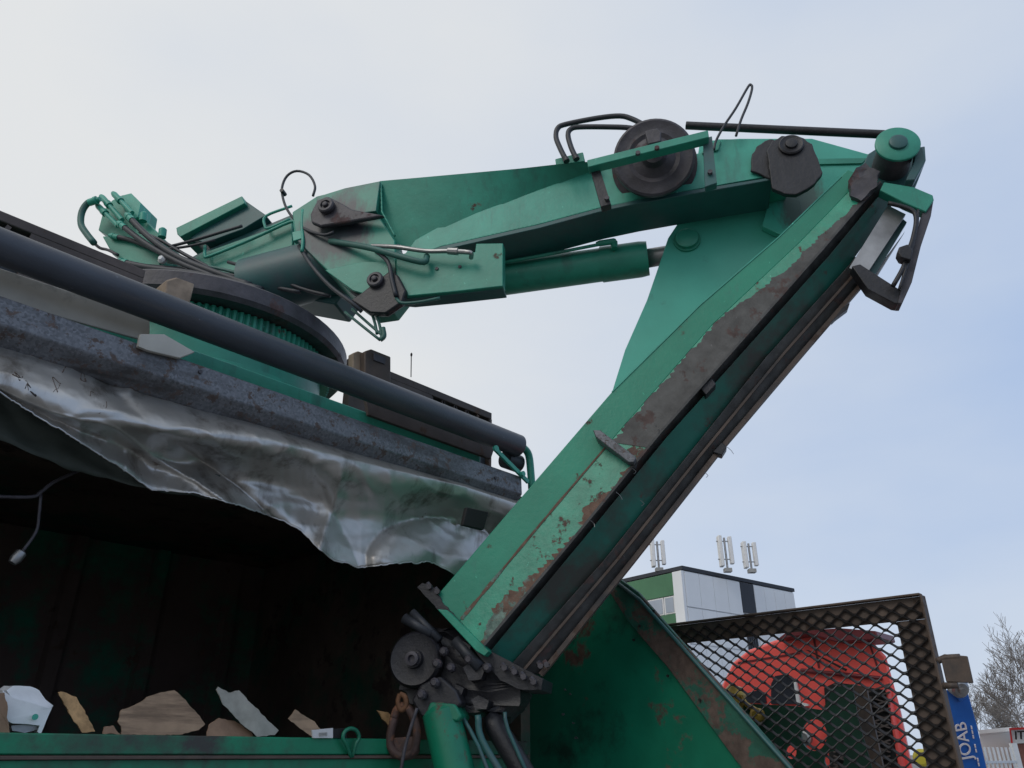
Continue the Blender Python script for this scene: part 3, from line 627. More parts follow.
sheet_piece('wood_splinter', [(379, 710), (390, 712), (396, 722), (391, 730), (386, 722)], 2.6, .02, 'plank', 'short yellow wood splinter beside the rusty shackle', 'wood', None, .2)
wc = thing('white_card', 'small white printed card lying on the sill beside the lashing eye', 'card', PY(325, 735, 2.5))
obj('card_face', yslab([(312, 730), (333, 728), (333, 738), (313, 738)], 2.45, .006), 'paper', wc); obj('card_end', yslab([(333.5, 729), (347, 728), (347, 738), (333.5, 738)], 2.455, .02), 'black', wc); 
bm = B()
for k in range(3): bar(bm, PY(319, 733 + k * 1.3, 2.448), PY(327, 732.6 + k * 1.3, 2.448), .003, .0015)
obj('print', bm, 'news', wc)
# crumpled white plastic tub at far left
pt = thing('plastic_tub', 'crushed white plastic tub with a small teal mark, far left on the sill', 'tub', PY(25, 732, 2.6))
def crump(pts, Y, th, seed, amp=.012):
    b = yslab(pts, Y, th); bmesh.ops.triangulate(b, faces=b.faces[:]); bmesh.ops.subdivide_edges(b, edges=b.edges[:], cuts=3, use_grid_fill=True)
    for v in b.verts: v.co += noise.noise_vector(v.co * 9 + Vector((seed, 0, 0))) * amp + noise.noise_vector(v.co * 30) * amp * .3
    return b
obj('tub_lid', crump([(6, 690), (12, 685), (28, 685), (36, 689), (52, 705), (48, 712), (10, 697)], 2.58, .10, 1), 'plastic', pt, smooth=False)
obj('tub_wall', crump([(2, 690), (12, 698), (50, 708), (53, 708), (41, 734), (38, 731), (40, 725), (12, 724), (4, 720)], 2.555, .05, 5, .006), 'plastic', pt)
obj('tub_rim', crump([(11, 726), (38, 724), (37, 730), (25, 733), (12, 731)], 2.57, .03, 2, .004), 'steel', pt)
obj('teal_mark', cyl(B(), PY(35, 717, 2.545), Vector((0, -1, 0)), [(0, .008), (.002, .008)], 16), 'green_light', pt)
obj('fold_flap', crump([(-14, 735), (-12, 692), (4, 690), (8, 700), (6, 716), (10, 735)], 2.53, .02, 8), 'card2', pt)
# wooden block wedged on the frame
bm = B(); prism(bm, [PY(x, y, 2.5) for x, y in ((166, 280), (176, 277), (195, 284), (190, 304), (164, 300))], Vector((0, .12, 0)))
obj('wooden_block', bm, 'wood', label='weathered wooden block wedged above the roller tube under the turntable', cat='wood block', bevel=.006)

# ------------------------------------------------------------------ loader crane
cr = thing('loader_crane', 'green hydraulic loader crane folded over the truck with its jib reaching down', 'crane', (1.43, 3.48, 3.02))
def c_(n, bm, m, par=cr, **k): return obj(n, bm, m, par, **k)
CX, CY, ZD = 1.427, 3.478, 3.5
cc = Vector((CX, CY, 0))
gz = cc + Vector((0, 0, 3.02))
c_('column_base', cyl(B(), gz, Vector((0, 0, 1)), [(0, .58), (.02, .62), (.14, .62), (.16, .58), (.33, .58)], 48), 'green')
gr = B(); NT_ = 130; pr_ = []
for k in range(NT_):
    a = 2 * pi * k / NT_
    for da, r in ((0, .612), (.25, .625), (.6, .625), (.85, .612)): pr_.append(cc + Vector((r * cos(a + da * 2 * pi / NT_), r * sin(a + da * 2 * pi / NT_), 3.345)))
prism(gr, pr_, Vector((0, 0, .06))); c_('slewing_gear', gr, 'green')
c_('turntable', cyl(B(), cc + Vector((0, 0, 3.41)), Vector((0, 0, 1)), [(0, .60), (0, .685), (.02, .70), (.09, .70), (.10, .69)], 72), 'greasy')
# column head rising from the turntable
c_('column_head', cslab([(170, 268), (196, 254), (292, 214), (318, 214), (330, 250), (345, 290), (335, 304), (290, 296), (230, 276)], .16, .2), 'green_shaded', bevel=.01)
c_('column_cheek', cslab([(190, 262), (200, 254), (292, 221), (293, 255), (250, 272), (231, 280)], .10, .04), 'green', bevel=.004)
bm = B(); tube(bm, [C(250, 288, .12), C(300, 275, .12), C(395, 252, .12)], pxr(C(300, 270, .1), 30), 32, 1); c_('lift_cylinder', bm, 'green_shaded', smooth=False)
# guard tube
bm = ctube([(205, 246), (205, 255), (210, 256), (252, 239), (290, 222), (295, 226), (296, 240), (296, 254)], .06, 1.6); ctube([(292, 206), (266, 216), (265, 226), (269, 228), (290, 219)], .06, 1.4, bm); c_('guard_tube', bm, 'green_light', smooth=True)
# valve cover
vc = c_('valve_cover', cslab([(190, 238), (243, 199), (266, 215), (243, 229), (205, 243)], .12, .35), 'green_shaded', bevel=.004)
obj('cover_lip', cslab([(176, 228), (242, 196), (245, 203), (180, 237), (177, 234)], .09, .42), 'green', vc, bevel=.004)
# valve block with fittings and hoses, far left
vb = c_('valve_block', cslab([(98, 230), (103, 211), (112, 200), (122, 195), (132, 194), (141, 203), (139, 214), (150, 225), (165, 240), (160, 262), (140, 262), (112, 238)], .10, .16), 'green', bevel=.006)
obj('valve_cap', cslab([(119, 196), (131, 193), (141, 203), (138, 217), (128, 222)], .06, .1), 'green_light', vb, bevel=.004)
obj('valve_foot', cslab([(102, 236), (112, 236), (160, 248), (160, 266), (130, 263), (112, 254)], .05, .12), 'green', vb, bevel=.006)
for a, b in (((101, 196), (122, 220)), ((113, 193), (132, 213)), ((97, 205), (118, 226))):
    bm = B(); p, q = C(*a, .02), C(*b, .02); d = q - p; r = pxr(p, 3.0); cyl(bm, p, d, [(0, r * .7), (d.length * .08, r), (d.length * .3, r), (d.length * .3, r * 1.2), (d.length * .42, r * 1.2), (d.length * .42, r * .8), (d.length, r * .8)], 14); obj('fitting', bm, 'green_light', vb)
for p in ((144, 217), (163, 233)):
    bm = B(); q = C(*p, .06); cyl(bm, q + Vector((0, 0, -.03)), Vector((-.1, 0, 1)), [(0, .022), (.05, .022), (.06, .012)], 14); obj('valve_stem', bm, 'green_light', vb)
hs = [([(97, 200), (88, 203), (82, 212), (81, 224), (86, 233), (94, 243)], 3.2, 'rubber_green'), ([(94, 243), (100, 248), (108, 250), (118, 255)], 1.5, 'greasy'),
      ([(128, 216), (150, 238), (180, 258), (225, 276), (250, 285)], 3.0, 'rubber'), ([(120, 224), (145, 243), (178, 262), (220, 279)], 2.8, 'rubber'),
      ([(112, 236), (130, 240), (150, 248), (175, 260), (200, 270)], 2.4, 'rubber'), ([(120, 262), (150, 268), (190, 273), (230, 281), (262, 290)], 3.4, 'rubber'),
      ([(150, 266), (190, 270), (235, 276), (275, 287), (300, 292)], 1.9, 'rubber'), ([(168, 262), (205, 266), (240, 274), (258, 284)], 1.7, 'rubber_green'), ([(228, 262), (262, 272), (300, 288), (330, 296)], 1.8, 'rubber'), ([(140, 232), (160, 240), (184, 254), (214, 270)], 1.8, 'rubber'),
      ([(172, 246), (195, 240), (225, 231), (242, 226)], 1.6, 'rubber'), ([(160, 250), (190, 246), (215, 240)], 1.4, 'rubber')]
for pts, r, m in hs:
    of = -.02 if r > 2.5 else .03; hz = c_('hose', ctube(pts, of, r), m, smooth=True)
    if r > 2:
        a, b = C(*pts[0], of), C(*pts[1], of); dd_ = (b - a).normalized(); q = pxr(a, r); obj('hose_end', cyl(B(), a - dd_ * .02, dd_, [(0, q * .8), (.02, q * .8), (.02, q * 1.3), (.035, q * 1.3), (.035, q * 1.15), (.07, q * 1.15)], 12), 'green_light', hz)
bm = B(); cyl(bm, C(164, 261, 0), -NV, [(0, .02), (.02, .024), (.035, .012)], 12); c_('pipe_cap', bm, 'white')

# inner boom: top flange, folded side plates, bottom plate
sideN = [(395, 262), (376, 212), (380, 181), (480, 172), (560, 163.5), (612, 161), (700, 153), (716, 139), (790, 139), (790, 172), (765, 177), (680, 192), (636, 200), (599, 208), (540, 224), (442, 246)]
ib = c_('inner_boom', cslab([(399, 262), (415, 240), (440, 226), (500, 204), (560, 182), (598, 168), (700, 153), (716, 139), (790, 139), (790, 172), (765, 177), (680, 192), (636, 200), (599, 208), (540, 224), (442, 246)], 0.001, .2), 'green_light', bevel=.003)
# upper facet leans outwards so it faces down
bm = B(); cr1 = [(378, 236), (413, 250), (440, 238), (500, 211), (560, 187), (600, 172)]; cr0 = [(380, 181), (420, 177.5), (470, 173), (520, 168.5), (560, 164), (598, 161)]
rows = [[C(x, y, -.07) for x, y in cr0], [C(x, y, 0.015) for x, y in cr1], [C(x, y, .1) for x, y in cr1], [C(x, y, .27) for x, y in cr0]]
_, vr = loft(bm, rows, True); bm.faces.new([r[0] for r in vr]); bm.faces.new([r[-1] for r in vr][::-1])
obj('upper_plate', bm, 'green', ib)
obj('bottom_plate', cslab([(393, 262), (442, 246), (540, 224), (599, 208), (636, 200), (680, 192), (772, 177), (772, 180), (680, 196), (636, 204), (599, 212), (540, 228), (442, 250), (395, 266)], -.012, .22), 'green_shaded', ib, bevel=.003)
gp = obj('gusset_plate', cslab([(316, 197), (345, 188), (380, 181), (376, 211), (360, 213), (345, 211), (332, 222), (318, 214)], -.09, .03), 'root', ib, bevel=.003)
obj('boom_root', cslab([(292, 212), (316, 196.5), (376, 182), (376, 212), (395, 240), (397, 285), (385, 300), (365, 303), (350, 292), (318, 262), (296, 240)], -.055, .2), 'root', ib, bevel=.006)
obj('root_plate', cslab([(325, 270), (360, 262), (388, 262), (390, 285), (372, 296), (352, 290)], -.08, .02), 'green', ib, bevel=.003)
obj('link_plate', cslab([(350, 300), (362, 292), (390, 270), (398, 275), (406, 290), (402, 302), (386, 313), (368, 312)], -.10, .04), 'grease', ib, bevel=.008)
obj('link_plate', cslab([(310, 214), (317, 200), (328, 196), (340, 202), (352, 209), (384, 215), (345, 222), (320, 226), (311, 222)], -.12, .03), 'greasy', ib, bevel=.008)
for px, py, r in ((327, 207, 10), (376, 281, 10)):
    p = C(px, py, -.13 if px < 350 else -.10); R_ = pxr(p, r * .85); bm = B(); cyl(bm, p, -NV, [(0, R_), (.018, R_), (.024, R_ * .85), (.024, R_ * .6), (.014, R_ * .55), (.014, R_ * .35), (.03, R_ * .3), (.032, R_ * .2)], 28); obj('pin', bm, 'greasy', ib)
bm = B()
for a, b in (((345, 312), (380, 340)), ((352, 309), (383, 336)), ((376, 312), (382, 340)), ((371, 311), (377, 334))): tube(bm, [C(*a, -.05), C((a[0] + b[0]) / 2 + 1, (a[1] + b[1]) / 2 + 1, -.05), C(*b, -.05)], .007, 8)
tube(bm, [C(380, 340, -.05), C(384, 336, -.05), C(383, 328, -.05)], .012, 8); c_('nipple_pipes', bm, 'rubber_green', smooth=True)

for pts, o in (([(381, 183), (382, 212), (396, 238)], -.075), ([(443, 246), (540, 224), (599, 208), (680, 192)], -.004), ([(720, 141), (718, 150), (700, 154)], -.004)):
    P_ = []
    for a, b in zip(pts, pts[1:]):
        n_ = max(2, int(math.hypot(b[0] - a[0], b[1] - a[1]) / 2.2)); P_ += [C(a[0] + (b[0] - a[0]) * k / n_, a[1] + (b[1] - a[1]) * k / n_, o) for k in range(n_)]
    obj('weld_bead', tube(B(), P_, [.0035 + .0022 * (k % 2) for k in range(len(P_))], 8, 1), 'green', ib, smooth=True)
# box plate and jib cylinder under the boom
bp = c_('cylinder_bracket', cslab([(396, 256), (415, 250), (475, 252), (476, 243.5), (503, 243), (503, 286), (450, 292), (396, 297)], -.07, .05), 'green', bevel=.004)
obj('bracket_shoe', cslab([(398, 298), (448, 293), (503, 287), (503, 289), (450, 295), (410, 299)], -.05, .08), 'green_shaded', bp, bevel=.003)
for q in ((437, 269), (460, 267)): obj('bolt', bolt(B(), C(*q, -.07), -NV, .009, .006), 'greasy', bp)
p0, p1 = C(470, 283, .29), C(640, 259.5, .29); pe = C(650, 258, .29); d = (p1 - p0); R_ = pxr(p1, 17)
jc = c_('jib_cylinder', cyl(B(), p0, d, [(0, R_ * 1.05), (d.length * .78, R_), (d.length * .78, R_ * 1.06), (d.length, R_ * 1.06), (d.length + .04, R_ * 1.0), (d.length + .04, R_ * .5)], 36), 'green')
pr2 = C(690, 250, .32); obj('rod', cyl(B(), C(644, 259, .29), C(685, 252, .32) - C(644, 259, .29), [(0, pxr(pe, 9.5)), ((pr2 - pe).length * 1.2, pxr(pe, 9.5))], 24), 'steel', jc, smooth=True)
obj('supply_pipe', ctube([(500, 263, .17), (550, 254, .17), (604, 243.5, .17)], 0, 1.7), 'green', jc, smooth=True)
bm = B(); a, b = C(596, 244, .17), C(616, 241, .17); cyl(bm, a, b - a, [(0, .010), (.02, .016), (.09, .016), (.1, .01)], 10); cyl(bm, C(614, 242, .18), Vector((0, 0, -1)), [(0, .018), (.04, .018)], 12); obj('port_block', bm, 'green', jc)
bm = ctube([(372, 246, -.08), (396, 247, -.12), (425, 251, -.12), (450, 251, -.13)], 0, 2.2); a, b = C(448, 251, -.13), C(466, 252, -.13); cyl(bm, a, b - a, [(0, .016), (.05, .018), (.05, .012), (.09, .012)], 10); ctube([(464, 252, -.13), (471, 253, -.13), (471, 258, -.10)], 0, 2.4, bm); c_('hose', bm, 'steel', smooth=False)
c_('hose', ctube([(330, 241, -.06), (370, 248, -.12), (405, 258, -.13), (424, 262, -.12), (427, 256, -.1)], 0, 3), 'rubber_green', smooth=True)
c_('hose', ctube([(396, 298, -.1), (402, 303, -.1), (420, 302, -.1), (440, 298, -.09)], 0, 1.6), 'rubber_green', smooth=True)
c_('hose', ctube([(303, 228, -.05), (312, 232, -.07), (325, 235, -.09), (334, 232, -.09)], 0, 1.6), 'rubber', smooth=True)
c_('hose', ctube([(299, 246, -.02), (312, 266, -.1), (330, 286, -.11), (352, 303, -.11), (362, 312, -.08)], 0, 1.9), 'rubber', smooth=True)
c_('hose', ctube([(375, 250, -.1), (388, 262, -.11), (392, 280, -.11), (396, 296, -.11)], 0, 2.2), 'rubber', smooth=True)
# looped wire over the boom root
lw = c_('looped_wire', ctube([(313, 196, -.03), (315, 186, -.03), (309, 175, -.03), (297, 171, -.03), (287, 176, -.03), (282, 188, -.03), (284, 202, -.03), (290, 214, -.03), (300, 225, -.03)], 0, 1.3), 'rubber', smooth=True)
obj('wire_clip', cyl(B(), C(281.5, 190, -.05), NV, [(0, .012), (.04, .012)], 8), 'grease', lw)
bm = B(); cslab([(292, 232), (302, 230), (303, 238), (293, 241)], -.06, .03, bm); cslab([(298, 212), (305, 209), (304, 226), (299, 228)], -.05, .03, bm); c_('pipe_clamp', bm, 'green_light', bevel=.003)
c_('pipe_stub', ctube([(303, 210, -.05), (302, 225, -.05), (303, 240, -.06), (302, 252, -.06)], 0, 1.7), 'green_light', smooth=True)

# hose reel drum with its frame
rc = C(653, 150, -.13); R_ = pxr(rc, 43); axd = (-NV + Vector((0, 0, -.35))).normalized()
hr = c_('hose_reel', cyl(B(), rc + NV * .12, axd, [(0, R_ * .96), (.01, R_), (.03, R_), (.03, R_ * .8), (.10, R_ * .8), (.10, R_ * .93), (.125, R_ * .93), (.13, R_ * .88), (.122, R_ * .7), (.128, R_ * .6), (.122, R_ * .5), (.14, R_ * .3), (.17, R_ * .22), (.17, R_ * .1)], 48), 'greasy')
fr = c_('reel_frame', cslab([(587, 160), (708, 130), (709, 137), (588, 167)], -.27, .05), 'green', bevel=.003)
obj('frame_leg', cslab([(590, 168), (599, 166), (611, 204), (601, 207)], -.23, .04), 'grease', fr, bevel=.003)
obj('frame_leg', cslab([(703, 138), (712, 136), (717, 183), (705, 187)], -.23, .04), 'green_shaded', fr, bevel=.003)
for q in ((607, 199), (710, 173), (638, 154), (657, 149)): obj('bolt', bolt(B(), C(*q, -.275 if q[1] < 160 and q[0] > 610 else -.235), -NV, .012, .012), 'greasy', fr)
obj('swivel_block', cslab([(645, 131), (657, 128), (661, 132), (661, 141), (648, 144)], -.26, .05), 'greasy', hr, bevel=.004)
c_('hose_block', cslab([(555, 159), (583, 152), (585, 161), (556, 165)], -.06, .08), 'green', bevel=.004)
for pts in ([(566, 160), (560, 148), (556, 137), (558, 128), (567, 124), (598, 118), (620, 116), (632, 119), (644, 125)], [(576, 158), (571, 147), (568, 135), (571, 129), (580, 127), (610, 127), (630, 128), (644, 132)]):
    hz = c_('hose', ctube(pts, -.12, 2.7), 'rubber', smooth=True)
    for i, s in ((0, 1), (-1, -1)):
        a, b = C(*pts[i], -.12), C(*pts[1 if i == 0 else -2], -.12); dd_ = (b - a).normalized(); r = .016
        obj('hose_end', cyl(B(), a - dd_ * .01, dd_, [(0, r), (.02, r), (.022, r * .75), (.06, r * .75)], 10), 'grease', hz)
bm = ctube([(714, 150), (716, 141), (724, 126), (736, 108), (748, 87), (751, 85), (752, 89), (748, 103), (741, 120), (736, 136)], -.04, 1.3); c_('looped_wire', bm, 'rubber', smooth=True)
bm = B(); a, b = C(686, 125.5, .05), C(884, 134.5, .05); cyl(bm, a, b - a, [(0, .014), (0, .02), ((b - a).length, .02)], 16); c_('tension_bar', bm, 'grease', smooth=False)

# outer boom (jib): knuckle plate, telescopic box
jb_ = c_('knuckle_plate', cslab([(700, 141), (740, 138.5), (812, 138.5), (868, 154), (882, 145), (905, 150), (880, 190), (760, 300), (640, 440), (606, 420), (612, 392), (625, 350), (647, 300), (658, 268), (668, 238), (690, 205)], .24, .05), 'knuckle', bevel=.003)
obj('stiffener', cslab([(762, 226), (767, 208), (775, 194), (800, 200), (812, 250), (792, 240)], .2, .035), 'knuckle', jb_, bevel=.002)
obj('stiffener', cslab([(735, 160), (867, 158), (862, 163), (735, 166)], .23, .012), 'green', jb_)
kl = obj('knuckle_lug', cslab(rough([(767, 150), (772, 141), (782, 136), (800, 136), (812, 144), (818, 158), (823, 173), (812, 186), (797, 194), (785, 194), (772, 188)], .5), -.05, .025), 'grease', jb_, bevel=.006)
obj('lug_plate', cslab(rough([(751, 170), (751, 158), (756, 147), (765, 140), (775, 139), (775, 180), (768, 178)], .8), -.02, .015), 'grease', jb_, bevel=.006)
p = C(791, 146, -.05); R_ = pxr(p, 12); obj('pivot_pin', cyl(B(), p, -NV, [(0, R_), (.012, R_), (.016, R_ * .9), (.012, R_ * .75), (.012, R_ * .5), (.022, R_ * .45), (.024, R_ * .3)], 32), 'grease', kl)
p = C(687, 241, .24); R_ = pxr(p, 11); obj('pin', cyl(B(), p, -NV, [(0, R_ * 1.2), (.012, R_ * 1.2), (.012, R_), (.03, R_), (.034, R_ * .85)], 32), 'green', jb_)

# telescopic box: stations from foot to head, boundaries as seen, each with its own depth
st = [dict(l0=(436, 597), k=(459, 622), e=(481, 649), g=(487, 655), r=(508, 668), x=(541, 675)),
      dict(l0=(526, 492), k=(537, 528), e=(575, 537), g=(581, 542), r=(604, 560), x=(632, 562)),
      dict(l0=(612, 392), k=(622, 428), e=(660, 433), g=(666, 438), r=(688, 455), x=(721, 449)),
      dict(l0=(700, 305), k=(712, 325), e=(744, 338), g=(751, 343), r=(766, 357), x=(806, 349)),
      dict(l0=(780, 236), k=(799, 243), e=(821, 251), g=(828, 257), r=(850, 264), x=(876, 268)),
      dict(l0=(848, 170), k=(864, 176), e=(880, 182), g=(886, 187), r=(893, 204), x=(924, 206))]
def line(key, off, dx=0, dy=0): return [C(s[key][0] + dx, s[key][1] + dy, off) for s in st]
def strip(name, rows, m, par, close=True, bevel=0):
    bm = B(); _, vr = loft(bm, rows, close)
    if close: bm.faces.new([r[0] for r in vr]); bm.faces.new([r[-1] for r in vr][::-1])
    return obj(name, bm, m, par, bevel=bevel)
ob = thing('x', '', '', (0, 0, 0)); bpy.data.objects.remove(ob)
st2 = st
jib = strip('outer_boom', [line('l0', .002), line('k', .0), line('k', .28), line('l0', .28)], 'green_jib', cr, bevel=.002)
# front facet: bright and chipped low down, bare rusty slide above the collar
def sub(key, ts, off):                                    # resample a boundary between stations
    out = []
    for t in ts:
        i = min(int(t), len(st) - 2); f = t - i; a, b = st[i][key], st[i + 1][key]; out.append(C(a[0] + (b[0] - a[0]) * f, a[1] + (b[1] - a[1]) * f, off))
    return out
def strip2(name, spec, ts, m, par, bevel=0): return strip(name, [sub(k, ts, o) for k, o in spec], m, par, bevel=bevel)
lowt = [0, .5, 1, 1.5, 1.85]; upt = [1.85, 2, 2.5, 3, 3.35]; topt = [3.35, 3.7, 4, 4.5, 5]; allt = [0, .5, 1, 1.5, 2, 2.5, 3, 3.5, 4, 4.5, 5]
strip2('front_facet', [('k', -.002), ('e', -.03), ('e', .01), ('k', .2)], allt, 'green_edge', jib, .002)
def facet(t, f, lift=.0025):                              # point on the front facet, f = 0 at the crease, 1 at the free edge
    i = min(int(t), len(st) - 2); u = t - i; a, b = st[i], st[i + 1]
    k_ = [a['k'][n] + (b['k'][n] - a['k'][n]) * u for n in (0, 1)]; e_ = [a['e'][n] + (b['e'][n] - a['e'][n]) * u for n in (0, 1)]
    return C(k_[0] + (e_[0] - k_[0]) * f, k_[1] + (e_[1] - k_[1]) * f, -.002 - .028 * f - lift)
def worn(name, t0, t1, lf, m, n=150, jit=.12, seed=2, rf=lambda t: 1.0):
    rnd = random.Random(seed); A_, B_ = [], []
    for k in range(n + 1):
        t = t0 + (t1 - t0) * k / n; f = lf(t) + jit * noise.noise(Vector((t * 9, seed, 0))) + jit * .8 * noise.noise(Vector((t * 37, seed, 3))); g_f = rf(t)
        if g_f < .99: g_f += jit * noise.noise(Vector((t * 23, seed, 8)))
        f = max(.0, min(g_f - .012, f)); A_.append((t, f)); B_.append((t, g_f))
    strip(name, [[facet(t, f) for t, f in A_], [facet(t, f) for t, f in B_], [facet(t, f, -.004) for t, f in B_], [facet(t, f, -.004) for t, f in A_]], m, jib)
worn('bare_slide_face', 1.86, 4.95, lambda t: .02 if t < 3 else .02 + .46 * sstep((t - 3) / .9) + .38 * sstep((t - 4) / .9), 'rusty', 260, .13, 2)
worn('chipped_edge', .02, 1.84, lambda t: .93 - .38 * math.exp(-((t - .35) / .3) ** 2) - .25 * math.exp(-((t - 1.25) / .1) ** 2), 'edge_wear', 160, .16, 5)
strip2('groove', [('e', .0), ('g', .05), ('g', .2), ('e', .2)], allt, 'rusty', jib)
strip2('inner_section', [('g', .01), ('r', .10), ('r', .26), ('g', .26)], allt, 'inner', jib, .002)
strip2('bottom_rail', [('r', .08), ('x', .16), ('x', .22), ('r', .24)], [0, .5, 1, 1.5, 2, 2.5, 3, 3.5, 4, 4.12], 'rusty', jib, .003)
# slim lips along the bottom rail
bm = B(); 
A_ = sub('x', allt[:9], .15); Bq = sub('r', allt[:9], .07)
for i in range(len(A_) - 1):
    bar(bm, A_[i], A_[i + 1], .018, .03, NV); bar(bm, Bq[i].lerp(A_[i], .45), Bq[i + 1].lerp(A_[i + 1], .45), .01, .012, NV)
obj('rail_lip', bm, 'guard', jib)
bm = B(); E_ = sub('e', allt, -.028)
for i in range(len(E_) - 1): bar(bm, E_[i], E_[i + 1], .010, .012, NV)
obj('edge_lip', bm, 'rusty', jib)
bm = B(); K_ = sub('k', [.03, .3, .6, .9, 1.2, 1.5, 1.85], -.003); rnd = random.Random(5)
for i in range(len(K_) - 1):
    for a in range(6):
        p = K_[i].lerp(K_[i + 1], a / 6); q = K_[i].lerp(K_[i + 1], (a + 1) / 6); w = .007 + .018 * abs(noise.noise(p * 7)) * (1.6 - .25 * i); bar(bm, p, q, w, .004, NV)
obj('worn_crease', bm, 'edge_wear', jib)
bm = B(); K_ = sub('l0', [2, 2.5, 3, 3.5, 4, 4.5, 4.9], .001)
for a, b in zip(K_, K_[1:]): bar(bm, a, b, .005, .005, NV)
obj('weld_seam', bm, 'green_light', jib)
# pale worn wear strips near the head
obj('wear_strip', cslab([(888, 205), (906, 214), (866, 275), (849, 268)], .04, .02), 'steel', jib, bevel=.002)
obj('wear_strip', cslab([(900, 216), (907, 222), (872, 279), (862, 272)], .07, .02), 'green_shaded', jib, bevel=.002)
obj('wear_strip', cslab([(905, 231), (874, 281), (870, 279), (903, 234)], .10, .02), 'steel', jib, bevel=.002)
# collar and stray lugs
cl = obj('collar', cslab([(593, 430), (600, 430), (636, 457), (634, 462), (628, 462), (596, 437)], -.07, .12), 'rail', jib, bevel=.003)
obj('tension_clip', cslab([(700, 388), (712, 378), (716, 384), (706, 395)], -.02, .08), 'grease', jib, bevel=.003)
obj('tension_clip', cslab([(713, 452), (722, 442), (727, 447), (722, 455)], .12, .05), 'grease', jib, bevel=.003)
obj('tension_clip', cslab([(850, 303), (842, 308), (832, 322), (836, 318), (848, 309)], .12, .03), 'grease', jib)
bm = B(); rnd = random.Random(8)
for q in ((632, 468), (616, 492), (704, 472), (590, 520), (640, 500), (655, 425), (727, 447)):
    a = C(*q, -.03 if q[0] < 700 else .1); bm = tube(B(), [a, a + Vector((.012, -.01, -.014)), a + Vector((rnd.uniform(-.02, .02), -.015, -.03))], .0012, 5, 2); obj('loose_strand', bm, 'steel', jib)
# foot flange under the box
ft = obj('foot_flange', cslab([(437, 609), (447, 610), (489, 651), (484, 656), (476, 651)], -.06, .13), 'green_edge', jib, bevel=.003)
obj('flange_plate', cslab(rough([(417, 587), (422, 583), (433, 587), (444, 604), (487, 649), (543, 679), (541, 690), (520, 690), (500, 680), (482, 660), (450, 622), (440, 612)], .5), -.01, .22), 'grease', jib, bevel=.003)
bm = B()
for q, o in (((430, 587), .0), ((438, 592), .0), ((505, 668), -.02), ((515, 672), -.02), ((524, 677), -.02), ((534, 682), -.02), ((541, 666), .1), ((547, 665), .1)):
    bm = bolt(B(), C(*q, o), (C(0, 0) - C(-40, -44)).normalized() * -1, .011, .02); bolt(bm, C(q[0], q[1], o - .01), -NV, .012, .015); obj('flange_bolt', bm, 'greasy', jib)
# head: sheave drum, plates and hanging guard frame
hd = c_('head_plate', cslab([(868, 154), (880, 146), (900, 150), (925, 146), (926, 160), (916, 185), (912, 190), (884, 185), (858, 176)], .06, .12), 'green_shaded', bevel=.004)
axh = -NV.normalized()
p = C(898, 143, -.10); R_ = pxr(p, 21); obj('head_drum', cyl(B(), p, -axh, [(0, R_ * .93), (.004, R_), (.015, R_), (.015, R_ * .8)], 40), 'green', hd); obj('drum_barrel', cyl(B(), p, -axh, [(.016, R_ * .84), (.16, R_ * .84)], 36), 'greasy', hd)
obj('drum_cap', cyl(B(), p, axh, [(0, R_ * .42), (.012, R_ * .4), (.016, R_ * .3)], 24), 'green_shaded', hd)
obj('side_strap', cslab([(916, 147), (923, 147), (926, 160), (915, 180), (906, 180), (914, 162)], -.06, .05), 'green_shaded', hd, bevel=.004)
obj('dirt_block', lump(cslab([(850, 180), (856, 168), (864, 163), (880, 172), (876, 186), (862, 200), (852, 196)], -.05, .06), .014, 25), 'greasy', hd, bevel=0)
gf = c_('guide_frame', cslab([(880, 190), (884, 182), (914, 187), (933, 195), (934, 200), (926, 212), (905, 203)], -.04, .05), 'green', bevel=.004)
obj('frame_side', cslab([(925, 205), (934, 198), (931, 216), (921, 246), (912, 282), (902, 304), (898, 303), (901, 290), (908, 262)], -.03, .06), 'greasy', gf, bevel=.003)
obj('frame_foot', cslab([(852, 266), (860, 264), (902, 291), (901, 304), (894, 303), (868, 289)], -.02, .06), 'grease', gf, bevel=.003)
c1 = obj('cable', ctube([(888, 203), (904, 207), (914, 212), (916, 222), (913, 238), (909, 250), (903, 268), (893, 286)], -.05, 2.2), 'grease', gf, smooth=True)
obj('cable', ctube([(918, 210), (917, 225), (912, 248), (906, 268), (899, 290)], -.05, 1.4), 'grease', gf, smooth=True)
obj('lamp_block', cslab([(899, 247), (908, 244), (913, 250), (911, 260), (901, 257), (898, 252)], -.08, .05), 'grease', gf, bevel=.004)

# ------------------------------------------------------------------ grapple hanging at the jib foot
gp_ = thing('grapple', 'greasy black grapple rotator with green cylinders bolted under the jib foot', 'grapple', C(440, 690, .05))
def g_(n, bm, m, par=gp_, **k): return obj(n, bm, m, par, **k)
g_('rotator_housing', lump(cslab([(404, 640), (418, 626), (436, 628), (452, 630), (470, 640), (485, 655), (505, 682), (520, 690), (516, 706), (500, 718), (470, 716), (455, 708), (430, 712), (412, 705), (402, 690)], .03, .22), .03, 14, 3), 'grease')
for k, (qx, qy, w) in enumerate(((462, 648, 9), (474, 672, 11), (455, 690, 8), (480, 703, 9))):
    g_('casting_lump', lump(cslab([(qx - w, qy - w * .4), (qx - w * .2, qy - w * .9), (qx + w, qy - w * .3), (qx + w * .7, qy + w * .7), (qx - w * .5, qy + w * .8)], -.03, .08), .006, 20), 'grease')
p = C(417, 660, .0); R_ = pxr(p, 27); rd = g_('rotator_disc', cyl(B(), p + NV * .08, -NV, [(0, R_ * .9), (.01, R_), (.10, R_), (.115, R_ * .9), (.11, R_ * .75), (.11, R_ * .35), (.13, R_ * .32)], 40), 'grease')
